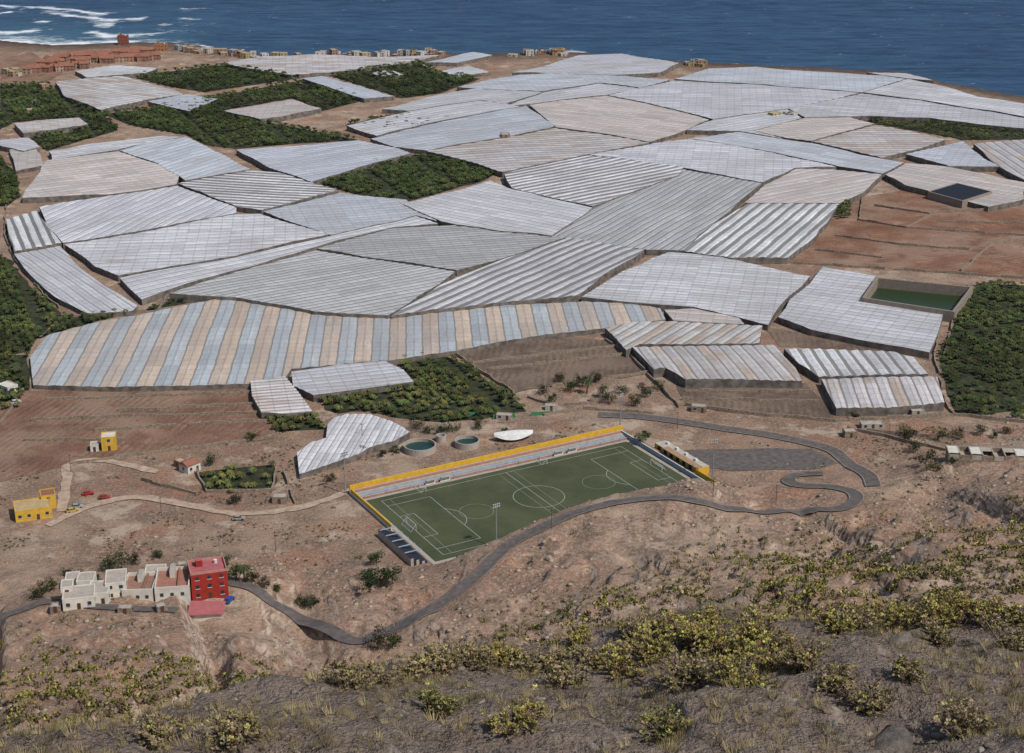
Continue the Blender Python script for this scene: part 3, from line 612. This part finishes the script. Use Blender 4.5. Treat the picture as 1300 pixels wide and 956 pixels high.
# ------------------------------------------------------------ buildings
glass=N('window_glass',.15,.6); glass.col((.03,.04,.05)); glass=glass.m
doorm=plaster((.10,.05,.03),nm='door_wood')
def house(name,x,y,z,w,d,h,rot,wallm,roofm,st_=2,gable=False,trim=None,deep=3,small=False):
    mb=MB(); trim=trim or wallm
    mb.box(-w/2,w/2,-d/2,d/2,-deep,h,wallm,roofm)
    if gable:
        mb.hexa([(-w/2-.4,-d/2-.4,h+.01),(w/2+.4,-d/2-.4,h+.01),(w/2+.4,d/2+.4,h+.01),(-w/2-.4,d/2+.4,h+.01)],[(-w/2-.3,-.1,h+d*.25),(w/2+.3,-.1,h+d*.25),(w/2+.3,.1,h+d*.25),(-w/2-.3,.1,h+d*.25)],roofm)
    else:
        t=.25;p=.25 if small else .7
        mb.box(-w/2-.03,w/2+.03,-d/2-.03,-d/2+t,h+.003,h+p,trim);mb.box(-w/2-.03,w/2+.03,d/2-t,d/2+.03,h+.003,h+p,trim)
        mb.box(-w/2-.03,-w/2+t,-d/2+t,d/2-t,h+.003,h+p,trim);mb.box(w/2-t,w/2+.03,-d/2+t,d/2-t,h+.003,h+p,trim)
        if w>5 and not small: mb.box(-w*.3,-w*.3+2,d*.05,d*.05+2.2,h+.003,h+2.1,wallm,roofm); mb.cyl((w*.25,d*.2,h),(w*.25,d*.2,h+1.1),.55,.55,white,10)
    sh=h/st_
    for s in range(st_):
        zc=s*sh+sh*.35
        nwin=max(1,int(w/3))
        for k in range(nwin):
            xc=-w/2+w*(k+.5)/nwin
            if s==0 and k==nwin//2: mb.box(xc-.5,xc+.5,-d/2-.06,-d/2+.05,0,2.1,doorm); continue
            mb.box(xc-.55,xc+.55,-d/2-.06,-d/2+.03,zc,zc+1.1,glass); mb.box(xc-.7,xc+.7,-d/2-.16,-d/2,zc-.14,zc-.05,white)
        nw=max(1,int(d/3.5))
        for k in range(nw):
            yc=-d/2+d*(k+.5)/nw
            for sg in (-1,1): 
                xx=sg*w/2; mb.box(min(xx,xx+sg*.06),max(xx,xx+sg*.06),yc-.5,yc+.5,zc,zc+1.1,glass)
    return mb.obj(name,(x,y,z),rot)
redw=plaster((.36,.035,.022),nm='red_plaster'); redroof=plaster((.42,.13,.13),nm='red_roof'); yelw=plaster((.66,.40,.055),nm='yellow_plaster'); whw=plaster((.66,.62,.54),nm='white_plaster'); orw=plaster((.36,.17,.08),nm='orange_plaster'); tile=plaster((.30,.13,.085),nm='terracotta_tile')
froof=plaster((.44,.38,.32),nm='flat_roof')
def at(px,py): q=G([(px,py)])[0]; return float(q[0]),float(q[1]),float(q[2])
x,y,z=at(263,757); house('red_house',x,y+3,z,10.8,9,8.4,.3,redw,redroof,3,deep=5,trim=plaster((.5,.25,.2),nm='parapet'))
mb=MB(); x,y,z=at(262,786)
mb.hexa([(-5.5,-3.5,2.2),(5,-3,1.8),(5.2,3,2.8),(-5,3,3.4)],[(-5.5,-3.5,2.45),(5,-3,2.05),(5.2,3,3.05),(-5,3,3.65)],redroof); mb.box(-4.6,4.4,-2.4,2.4,-4,2.1,whw); mb.obj('red_roof_shed',(x,y+2,z),.1)
def court(name,px,py,w,d,h,rot,floor):
    x,y,z=at(px,py); mb=MB(); mb.box(-w/2,w/2,-d/2,d/2,-5,h,whw,floor)
    t=.3
    for (a,b,c,e) in ((-w/2,w/2,-d/2,-d/2+t),(-w/2,w/2,d/2-t,d/2),(-w/2,-w/2+t,-d/2+t,d/2-t),(w/2-t,w/2,-d/2+t,d/2-t)): mb.box(a,b,c,e,h+.003,h+1.1,whw)
    mb.box(-w*.1,w*.05,d*.1,d/2-t,h+.003,h+2.3,whw,froof)
    mb.box(w*.15,w*.16+.3,-d/2+t,d/2-t,h+.003,h+.9,floor)
    for k in range(3): mb.box(-w*.35+k*w*.3,-w*.35+k*w*.3+1,-d/2-.05,-d/2+.04,h-2,h-.9,glass)
    mb.obj(name,(x,y+3,z),rot)
tt=plaster((.36,.17,.12),nm='terrace_tile')
court('terrace_house',218,752,10,13,2.6,.14,tt); court('terrace_house',176,755,9,11,2.0,.05,plaster((.30,.17,.12),nm='worn_terrace'))
cream=plaster((.72,.67,.57),nm='cream_plaster')
for px,py,w,d,h,ro in ((146,758,6,9,5.2,.2),(124,766,6,8,3.6,.1),(98,772,9,8,3.6,.22),(84,769,3.4,5,5.6,.2),(108,756,5,6,4.6,.1),(90,750,4,5,3.4,.2),(196,742,6,5,3.8,.1)):
    x,y,z=at(px,py); house('white_house',x,y+3,z,w,d,h,ro,cream,froof,2 if h>5 else 1,deep=4,small=True)
for px,py,w,d,h in ((160,778,4,3,2),(72,775,3,3,1.8),(205,775,3,3,1.8),(232,722,3,3,2)):
    x,y,z=at(px,py); house('outbuilding',x,y,z,w,d,h,rng.normal(.2,.3),stone.m,froof,1,small=True)
x,y,z=at(38,660); house('yellow_house',x,y+4,z,12,9,4.0,.35,yelw,plaster((.5,.36,.18),nm='ochre_roof'),1,trim=yelw,small=True)
x,y,z=at(58,648); house('yellow_annex',x,y+4,z,5,6,5,.35,yelw,tile,2,small=True)
x,y,z=at(137,573); house('yellow_house',x,y+3,z,5.5,5.5,5.5,.2,yelw,whw,2,small=True)
x,y,z=at(119,574); house('white_shed',x,y+2,z,3,4,2.6,.2,whw,conc,1,small=True)
x,y,z=at(240,600); house('white_house',x,y+2,z,6,5,3.2,.9,whw,tile,1,gable=True)
x,y,z=at(228,595); house('orange_shed',x,y+2,z,3.4,3.4,2.6,.9,orw,froof,1,small=True)
x,y,z=at(8,500); house('white_house',x,y+3,z,5,7,3,.9,whw,whw,1,small=True)
x,y,z=at(1148,524); house('green_roof_shed',x,y+3,z,9,6,2.6,-.1,conc,grn,1,small=True)
rf=plaster((.44,.37,.29),nm='sheet_roof')
for i,(px,py,w,d) in enumerate([(1108,545,9,4),(1080,556,5,4),(1165,528,5,4),(888,524,6,4),(700,522,5,3),(355,640,5,4),(640,534,6,3)]):
    x,y,z=at(px,py); house('farm_shed',x,y+2,z,w,d,1.9+.5*(i%2),rng.normal(0,.15)-.05,[conc,stone.m][i%2],[conc,rf,froof][i%3],1,small=True)
mb=MB(); x,y,z=at(1255,585); W=28
mb.box(-W/2,W/2,-4,4,-5,.3,stone.m,rf)
for k in range(8):
    a=-W/2+k*W/7; mb.box(a-.2,a+.2,-4.0,4.0,.3,2.4,stone.m,conc)
for k in range(7):
    a=-W/2+k*W/7; mb.box(a+.2,a+W/7-.2,3.6,3.95,.3,2.3,stone.m,conc)
    if k%3!=1: mb.box(a+.25,a+W/7-.25,-3+k%2*3,3.5,2.1,2.28,[whw,rf][k%2])
    mb.box(a+.25,a+W/7-.25,-3.9,-3.65,.3,1.9,[conc,stone.m][k%2])
mb.obj('stone_farm_compound',(x,y+3,z+.3),-.12)
for px,py in ((592,529),(640,532),(688,528)): 
    wall('green_fence',[(px-14,py),(px+14,py-2)],1.6,.2,grn)
pal=[(.50,.46,.39),(.38,.25,.14),(.42,.33,.15),(.30,.10,.06),(.28,.31,.34),(.48,.43,.35),(.35,.21,.14),(.58,.54,.47),(.26,.17,.11)]
def town(pts,n,jy=3,sz=(5,9),name='coastal_house',red=False):
    P=np.array(pts,float); t=rng.random(n)*(len(P)-1); i=t.astype(int); f=(t-i)[:,None]; q=P[i]*(1-f)+P[np.minimum(i+1,len(P)-1)]*f
    for k in range(n):
        py=q[k,1]+rng.normal(0,jy*.5); p=U(q[k,0],py,0); x=p[0]; y=min(p[1],float(coast(np.array([x]))[0])-rng.uniform(10,30))
        c=pal[rng.integers(len(pal))]; s=int(rng.integers(1,3)) if not red else 2
        house(name,x,y,float(H(x,y)),rng.uniform(*sz),rng.uniform(6,9),2.3*s,rng.normal(0,.4),plaster([(.27,.135,.09),(.33,.17,.11),(.40,.30,.22)][k%3] if red else c),tile if red or rng.random()<.15 else froof,s,gable=red,small=True)
town([(215,62),(290,68),(330,73)],30,4); town([(330,72),(420,69),(490,69),(560,69)],36,2); town([(640,68),(700,66),(715,68)],18,2); town([(868,82),(905,84)],7,2)
town([(50,84),(110,80),(200,76)],44,2,(6,11),'terracotta_townhouse',True); town([(60,79),(130,72),(190,68)],40,2,(6,11),'terracotta_townhouse',True); town([(30,93),(110,86)],18,2,(6,11),'terracotta_townhouse',True)
p=U(160,54,0); house('red_apartment_block',p[0],min(p[1],float(coast(np.array([p[0]]))[0])-14),0,10,9,8,.1,plaster((.26,.07,.05),nm='dull_red_plaster'),tile,3)
p=U(205,64,0); house('orange_apartment_block',p[0],p[1],0,12,9,6,.1,orw,tile,2)
town([(965,152),(1010,150)],3,1,(6,9),'farm_house'); town([(0,92),(30,98)],5,4,(6,9),'farm_house'); town([(60,106),(40,140),(35,180)],5,2,(5,8),'farm_house'); town([(640,178),(655,176)],2,1,(5,7),'farm_house')
teal=N('tank_water',.3,.3); teal.col((.012,.045,.04))
for px,py,rr in ((533,572,6.2),(593,566,4.8),(560,560,2.)):
    c=U(px,py,0); mb=MB(); n=36; h=2.6
    for k in range(n):
        a,b=2*math.pi*k/n,2*math.pi*(k+1)/n; q=lambda r_,t,z_:(c[0]+r_*math.cos(t),c[1]+r_*math.sin(t),z_)
        mb.hexa([q(rr,a,-.5),q(rr,b,-.5),q(rr-.4,b,-.5),q(rr-.4,a,-.5)],[q(rr,a,h),q(rr,b,h),q(rr-.4,b,h),q(rr-.4,a,h)],conc)
    mb.face([(c[0]+(rr-.4)*math.cos(2*math.pi*k/n),c[1]+(rr-.4)*math.sin(2*math.pi*k/n),1.2) for k in range(n)],teal.m); mb.obj('round_water_tank')
c=U(652,558,0); mb=MB(); nu,nv_=12,6
def cp(i,j):
    u=i/nu*2-1; v=j/nv_*2-1; return (c[0]+u*7.5,c[1]+v*3.5*(1-u*u*.75)+1.5*u,1.2+2.6*(1-v*v)*(1-.6*u*u)+1.2*u*u)
for i in range(nu):
    for j in range(nv_): mb.face([cp(i,j),cp(i+1,j),cp(i+1,j+1),cp(i,j+1)],white)
for i in (1,6,11): mb.cyl((*cp(i,3)[:2],-.5),cp(i,3),.1,.1,metal,6)
mb.obj('white_canopy')
# ------------------------------------------------------------ cars
tyre=plaster((.015,.015,.015),nm='tyre'); 
def car(px,py,rot,colr):
    x,y,z=at(px,py); mb=MB(); p=N('car_paint',.25,.6); p.col(colr); p=p.m
    prof=[(-2.1,.35),(2.1,.35),(2.12,.75),(1.9,.9),(1.0,1.0),(-1.95,1.0),(-2.12,.8)]; top=[(1.0,1.0),(.45,1.45),(-1.3,1.48),(-1.9,1.0)]
    for pr,wd,mt in ((prof,.85,p),(top,.74,glass)):
        mb.hexa([(a,-wd,b) for a,b in pr],[(a,wd,b) for a,b in pr],mt)
    mb.hexa([(.4,-.7,1.46),(-1.28,-.7,1.49),(-1.28,.7,1.49),(.4,.7,1.46)],[(.35,-.66,1.53),(-1.2,-.66,1.55),(-1.2,.66,1.55),(.35,.66,1.53)],p)
    for a in (-1.3,1.3):
        for s in (-1,1): mb.cyl((a,s*.7,.33),(a,s*.9,.33),.33,.33,tyre,12)
    for s in (-1,1): mb.box(2.1,2.15,s*.6-.2,s*.6+.2,.6,.75,white)
    mb.obj('parked_car',(x,y,z+.1),rot)
for c_ in [(112,628,.3,(.40,.03,.02)),(133,633,.2,(.35,.04,.03)),(92,650,.5,(.45,.33,.06)),(291,764,1.2,(.02,.07,.3)),(98,645,.2,(.3,.3,.3)),(303,660,.1,(.3,.28,.25)),(20,512,.6,(.5,.5,.5))]: car(*c_)
# ------------------------------------------------------------ trees
bark=plaster((.10,.07,.045),nm='bark')
def tree(px,py,h,w,tone=(.055,.07,.025),n=700,xyz=None,name='tree'):
    x,y,z=xyz or at(px,py); mb=MB(); mb.cyl((0,0,-.8),(0,0,h*.4),.2*h/6,.12*h/6,bark,7)
    bl=[]
    for k in range(9):
        a=rng.random()*6.28; r_=w*.36*rng.random()**.5; q=(r_*math.cos(a),r_*math.sin(a),h*(.35+.45*rng.random())); bl.append((q,w*rng.uniform(.12,.26)))
        mb.cyl((0,0,h*.3),q,.09*h/6,.03,bark,5)
    t=mb.obj(name,(x,y,z))
    tone=np.array(tone)*rng.uniform(.7,1.3,3)
    c=[];C=[]
    for k in range(n):
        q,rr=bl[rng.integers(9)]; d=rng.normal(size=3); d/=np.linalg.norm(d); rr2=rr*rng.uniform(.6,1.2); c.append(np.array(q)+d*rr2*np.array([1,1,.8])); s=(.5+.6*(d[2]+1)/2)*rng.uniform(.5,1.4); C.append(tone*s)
    c=np.array(c); V=(c[:,None]+rng.normal(0,.13*h/6+.05,(n,4,3))).reshape(-1,3)
    o=npmesh('crown',V,np.arange(n*4).reshape(-1,4),LEAF,np.repeat(np.array(C),4,0)); o.parent=t
for t_ in [(484,745,7,9),(470,752,6,8),(498,738,5,6),(478,718,5,6),(466,735,4,5),(480,824,6,10),(498,822,4,6),(395,772,4,6),(382,768,3,5),(155,722,6,11),(140,725,4,6),(172,716,4,6),(60,752,5,7),(48,760,4,6),(300,735,5,6),(285,722,4,6),(740,492,6,8),(725,498,5,7),(755,485,5,6),(820,505,5,7),(806,515,5,7),(700,512,4,6),(772,512,5,8),(790,500,4,8),(690,500,4,6),(712,484,4,6),(835,495,4,6),(1175,590,6,9),(1160,575,5,8),(1190,560,5,9),(1155,560,5,7),(1150,552,4,8),(1185,598,4,7),(1215,556,4,7),(350,752,3,5),(335,746,3,5),(320,740,4,5),(575,548,4,7),(560,552,4,6),(610,545,4,6),(530,545,4,7),(545,550,3,5),(820,558,4,4),(1245,552,4,6),(300,640,4,6),(270,590,4,7),(320,560,4,6),(1085,532,3,4),(420,612,3,5),(500,575,3,5),(485,580,3,4),(100,735,3,5),(85,730,2.5,4),(640,552,3,4),(460,575,3,4),(120,740,3,4),(200,708,3,5),(1265,556,3,5),(1280,550,3,5),(1210,590,3,4)]: tree(*t_)
for t_ in [(765,500,2.5,4),(815,492,2.5,4),(748,512,2,3)]: tree(*t_,tone=(.22,.05,.10),n=350,name='bougainvillea')
def palm(px,py,h):
    x,y,z=at(px,py); mb=MB(); gm=plaster((.06,.08,.03),nm='palm_frond'); mb.cyl((0,0,-.5),(.2,0,h),.3,.2,bark,8)
    for k in range(26):
        a=k*2.4; e=rng.uniform(-.2,.9); L_=2.6; w=.35; dx,dy=math.cos(a),math.sin(a); pr=None
        for j in range(5):
            t=j/4; rr=L_*t; zz=h+L_*(e*t-t*t*.9); ww=w*math.sin(math.pi*(.1+.85*t)); cur=((dx*rr-dy*ww+.2,dy*rr+dx*ww,zz-.1),(dx*rr+.2,dy*rr,zz+.05),(dx*rr+dy*ww+.2,dy*rr-dx*ww,zz-.1))
            if pr: mb.face([pr[0],pr[1],cur[1],cur[0]],gm); mb.face([pr[1],pr[2],cur[2],cur[1]],gm)
            pr=cur
    mb.obj('palm_tree',(x,y,z))
for p_ in ((310,738,5),(745,500,6),(765,505,5),(812,565,4),(640,512,6),(20,480,6)): palm(*p_)
for px,py in ((700,672),(905,632),(350,700),(205,655),(985,640),(1128,560),(460,560),(560,520),(860,545),(90,600)):
    x,y,z=at(px,py); mb=MB(); mb.cyl((0,0,-1),(0,0,7.5),.12,.08,bark,7); mb.box(-.8,.8,-.05,.05,6.8,6.95,bark)
    for k in (-.7,0,.7): mb.cyl((k,0,6.95),(k,0,7.15),.05,.04,white,6)
    mb.obj('utility_pole',(x,y,z),.5)
# ------------------------------------------------------------ hillside shrubs and rocks
def shrubT(n,r_=.5,leaf=.2,seed=1):
    g=np.random.default_rng(seed); d=g.normal(size=(n,3)); d[:,2]=np.abs(d[:,2]); d/=np.linalg.norm(d,axis=1)[:,None]; c=d*np.array([r_,r_,r_*.9])*g.uniform(.5,1.1,(n,1)); 
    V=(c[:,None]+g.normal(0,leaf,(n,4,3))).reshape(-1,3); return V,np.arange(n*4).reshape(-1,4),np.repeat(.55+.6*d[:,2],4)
tv,tf_,tc=shrubT(12)
n=220000; x=rng.uniform(-330,360,n); y=rng.uniform(200,560,n); s=np.interp(x,EX,EY)-y
den=ss(8,80,s)*ss(-.18,.06,fbm(x/30,y/22,3,4)+.14*ss(60,150,s))*(.2+.8*ss(40,120,s))*(1-roadmask(x,y))*(.3+.7*ss(-.06,.08,fbm(x/7,y/7,2,1)))
k=(rng.random(n)<den*.6)&(s>6); a=(x-A[0])*e1[0]+(y-A[1])*e1[1]; b=(x-A[0])*e2[0]+(y-A[1])*e2[1]; k&=~((a>-12)&(a<LEN+14)&(b<WID+4)&(b>-20))
x=x[k];y=y[k];n=len(x); pick=rng.random(n)[:,None]-.6*fbm(x/20,y/20,2,5)[:,None]
col=np.where(pick<.58,np.array([[.42,.37,.10]]),np.where(pick<.78,np.array([[.17,.17,.065]]),np.array([[.24,.17,.10]])))*rng.uniform(.6,1.3,(n,1))
big_=ss(60,140,np.interp(x,EX,EY)-y)
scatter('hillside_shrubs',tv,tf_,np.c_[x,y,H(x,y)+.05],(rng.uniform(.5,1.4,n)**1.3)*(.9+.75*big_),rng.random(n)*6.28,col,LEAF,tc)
print('shrubs',n)
n=14000; x=rng.uniform(-200,260,n); y=rng.uniform(455,640,n); s=np.interp(x,EX,EY)-y
k=(s<8)&(s>-90)&(fbm(x/12,y/12,2,3)>.02)&(roadmask(x,y)<.3); a=(x-A[0])*e1[0]+(y-A[1])*e1[1]; b=(x-A[0])*e2[0]+(y-A[1])*e2[1]; k&=~((a>-12)&(a<LEN+40)&(b<WID+4)&(b>-14))&(y<575); x=x[k];y=y[k];n=len(x)
scatter('roadside_weeds',tv,tf_,np.c_[x,y,H(x,y)],rng.uniform(.4,1.3,n),rng.random(n)*6.28,np.array([[.12,.12,.05]])*rng.uniform(.5,1.6,(n,1)),LEAF,tc)
def rockT(seed,sub=1):
    bm=bmesh.new(); bmesh.ops.create_icosphere(bm,subdivisions=sub,radius=1); g=np.random.default_rng(seed)
    V=np.array([v.co[:] for v in bm.verts]); Fx=np.array([[v.index for v in f.verts] for f in bm.faces]); bm.free()
    pl=g.normal(size=(11,3)); pl/=np.linalg.norm(pl,axis=1)[:,None]
    for p in pl:
        d=V@p; V=V-np.maximum(d-.55,0)[:,None]*p
    return V*np.array([1,.8,.6]),Fx
rm_=N('rock',.95,.2); rc=rm_.attr('Col').outputs['Color']; rm_.col(rm_.mix(rm_.ramp(rm_.noise(4,6,rough=.75),[(.38,0),(.6,.75)]),rc,rm_.mix(1.,rc,(.38,.38,.38),'MULTIPLY'))); rm_.bump(rm_.noise(9,5,rough=.7),.8,.15)
n=55000; x=rng.uniform(-330,360,n); y=rng.uniform(225,580,n); s=np.interp(x,EX,EY)-y; a=(x-A[0])*e1[0]+(y-A[1])*e1[1]; b=(x-A[0])*e2[0]+(y-A[1])*e2[1]
k=(s>-25)&(rng.random(n)<(.08+.6*ss(0,.15,fbm(x/18,y/18,3,1)))*ss(-30,15,s))&(roadmask(x,y)<.5)&~((a>-12)&(a<LEN+16)&(b<WID+5)&(b>-60)); x=x[k];y=y[k];n=len(x)
V_,F_=rockT(3,1); scatter('hillside_rocks',V_,F_,np.c_[x,y,H(x,y)],rng.uniform(.25,1.,n)**2.5*1.4+.12,rng.random(n)*6.28,np.array([[.48,.38,.29]])*rng.uniform(.4,1.25,(n,1)),rm_.m)
for sd,cnt,lo,hi,nm in ((4,16000,.02,.07,'gravel'),(5,1500,.05,.2,'stones'),(6,150,.22,.75,'boulders')):
    x=rng.uniform(-16,22,cnt); y=rng.uniform(20,50,cnt); V_,F_=rockT(sd,2 if cnt<2000 else 1)
    R=np.interp(x,RX,RY); k=y<R+1; 
    if nm=='boulders': k&=(y>R-6)|(rng.random(cnt)<.3)
    if nm!='gravel': k&=(fbm(x/3,y/3,2,3)>-.04)
    x=x[k];y=y[k];n=len(x); sc=rng.uniform(lo**.5,hi**.5,n)**2
    if nm!='gravel': sc=np.c_[sc*rng.uniform(1,1.7,n),sc*rng.uniform(.7,1.2,n),sc*rng.uniform(.5,.9,n)]
    zoff=0 if nm=='gravel' else -.12*sc[:,2]
    scatter(nm,V_,F_,np.c_[x,y,H(x,y)+zoff],sc,rng.random(n)*(1.2 if nm=='boulders' else 6.28),np.array([[.36,.305,.25]])*rng.uniform(.4,1.2,(n,1)),rm_.m)
pst=plaster((.24,.18,.13),nm='dry_stem')
def bush(x,y,w,h,kind):
    z=float(H(x,y)); mb=MB(); tips=[]
    ns=int(34*w); lob=[(rng.uniform(-.32,.32)*w,rng.uniform(-.32,.32)*w,rng.uniform(.6,1.1)) for _ in range(6)]
    for k in range(ns):
        lx,ly,lh=lob[k%6]; a=rng.random()*6.28; rr=w*.27*rng.random()**.5; X_=lx+rr*math.cos(a); Y_=ly+rr*math.sin(a); zz=h*lh*(1-(rr/(w*.3))**2*.45)*rng.uniform(.7,1.1)
        tip=Vector((X_,Y_,zz)); mid=Vector((tip.x*.6,tip.y*.6,zz*.45)); bs=Vector((tip.x*.2,tip.y*.2,-.15))
        mb.cyl(bs,mid,.022,.016,pst,4); mb.cyl(mid,tip,.016,.01,pst,4); tips.append(tip)
        for j in range(3):
            t2=mid.lerp(tip,.4+.3*j)+Vector(rng.normal(0,.12,3)); mb.cyl(mid,t2,.012,.008,pst,3); tips.append(t2)
    o=mb.obj('euphorbia_bush',(x,y,z))
    T=np.array([t[:] for t in tips]); m_=12; n=len(T)*m_; C0=np.repeat(T,m_,0)
    d=rng.normal(size=(n,3)); d[:,2]=np.abs(d[:,2])*.8+.1; d/=np.linalg.norm(d,axis=1)[:,None]; s=np.cross(d,rng.normal(size=(n,3))); s/=np.linalg.norm(s,axis=1)[:,None]
    L_=rng.uniform(.05,.11,(n,1)); W_=L_*.27
    V=np.stack([C0+d*.01,C0+d*L_*.55+s*W_,C0+d*L_,C0+d*L_*.55-s*W_],1).reshape(-1,3)
    base={'y':(.44,.38,.11),'g':(.24,.23,.08),'b':(.34,.26,.15)}[kind]
    alt={'y':(.30,.20,.10),'g':(.34,.29,.10),'b':(.38,.33,.12)}[kind]
    sel=np.repeat(rng.random((len(T),1))<.3,m_,0)
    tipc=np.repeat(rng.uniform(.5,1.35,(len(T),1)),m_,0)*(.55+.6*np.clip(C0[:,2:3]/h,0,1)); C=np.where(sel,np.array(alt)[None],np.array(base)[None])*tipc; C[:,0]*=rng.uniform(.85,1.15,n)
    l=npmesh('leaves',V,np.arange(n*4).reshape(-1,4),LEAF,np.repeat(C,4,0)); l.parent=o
bl=[(830,835,1.7,.75,'y'),(870,820,1.9,.85,'y'),(920,835,2.,.95,'y'),(975,850,1.9,.85,'y'),(790,855,1.4,.6,'y'),(1015,850,1.5,.75,'b'),(960,815,1.5,.75,'y'),(870,862,1.7,.6,'b'),(940,870,1.7,.7,'y'),(810,815,1.3,.5,'b'),(850,800,1.3,.5,'y'),(1130,800,1.8,.9,'y'),(1170,795,1.9,1.,'y'),(1215,792,1.9,1.,'y'),(1250,795,1.7,.9,'y'),(1090,797,1.4,.6,'b'),(1060,800,1.2,.5,'y'),(1285,825,1.8,.8,'b'),(1300,800,1.5,.8,'y'),(760,845,1.1,.45,'b'),(560,850,1.3,.5,'b'),(600,845,1.4,.5,'b'),(635,838,1.3,.5,'y'),(665,850,1.2,.4,'b'),(520,862,1.3,.45,'b'),(440,872,1.2,.4,'b'),(480,868,1.1,.4,'b'),(612,822,1.,.4,'b'),(700,845,1.1,.4,'b'),(722,868,1.1,.4,'b'),(1100,900,1.3,.5,'b'),(650,925,1.3,.45,'y'),(300,935,1.3,.45,'b'),(200,945,1.2,.45,'b'),(840,930,1.2,.45,'g'),(1220,930,1.3,.5,'b'),(1255,772,1.4,.6,'b'),(740,818,1.,.4,'y'),(560,905,1.,.4,'g'),(1150,860,1.,.35,'b'),(1060,870,1.,.35,'b'),(900,800,1.3,.55,'y'),(1190,815,1.4,.6,'b')]
for p,(px,py,w,h,kd) in zip(G([(b_[0],b_[1]) for b_ in bl]),bl):
    if p[1]<80: bush(float(p[0]),float(p[1]),w,h,kd)
    else: print('bush far',px,py,p)
n=7000; x=rng.uniform(-14,20,n); y=rng.uniform(22,48,n); k=(fbm(x/3,y/3,2,2)>-.08)&(y<np.interp(x,RX,RY)+1); x=x[k];y=y[k];n=len(x)
g=np.random.default_rng(2); tvv=[];tff=[]
for k in range(18):
    a=g.random()*6.28; l=g.uniform(.12,.25); q=(.08*math.cos(a),.08*math.sin(a)); b=len(tvv); tvv+=[(q[0]-.008,q[1],-.02),(q[0]+.008,q[1],-.02),(q[0]*2.4,q[1]*2.4,l)]; tff.append((b,b+1,b+2))
scatter('dry_grass',tvv,tff,np.c_[x,y,H(x,y)],rng.uniform(.5,1.4,n),rng.random(n)*6.28,np.array([[.34,.27,.13]])*rng.uniform(.4,1.3,(n,1)),LEAF)
# ------------------------------------------------------------ light, sky, camera
SA,SE=rad(130),rad(50)
sd=Vector((math.sin(SA)*math.cos(SE),math.cos(SA)*math.cos(SE),math.sin(SE)))
ld=bpy.data.lights.new('sun','SUN'); ld.energy=3.6; ld.angle=rad(.5); ld.color=(1,.96,.91)
lo=bpy.data.objects.new('sun',ld); lo.rotation_euler=sd.to_track_quat('Z','Y').to_euler(); scene.collection.objects.link(lo)
w=bpy.data.worlds.new('World'); scene.world=w; w.use_nodes=True; nt=w.node_tree; sk=nt.nodes.new('ShaderNodeTexSky'); sk.sky_type='NISHITA'; sk.sun_disc=False; sk.sun_elevation=SE; sk.sun_rotation=SA
nt.links.new(sk.outputs[0],nt.nodes['Background'].inputs[0]); nt.nodes['Background'].inputs[1].default_value=.095
cd=bpy.data.cameras.new('camera'); cd.sensor_width=36; cd.lens=F/1300*36; cd.clip_start=.5; cd.clip_end=40000
co=bpy.data.objects.new('camera',cd); co.location=(0,0,CZ); co.rotation_euler=(rad(90)-TH,0,0); scene.collection.objects.link(co); scene.camera=co
scene.view_settings.view_transform='Standard'; scene.view_settings.look='None'; scene.view_settings.exposure=0
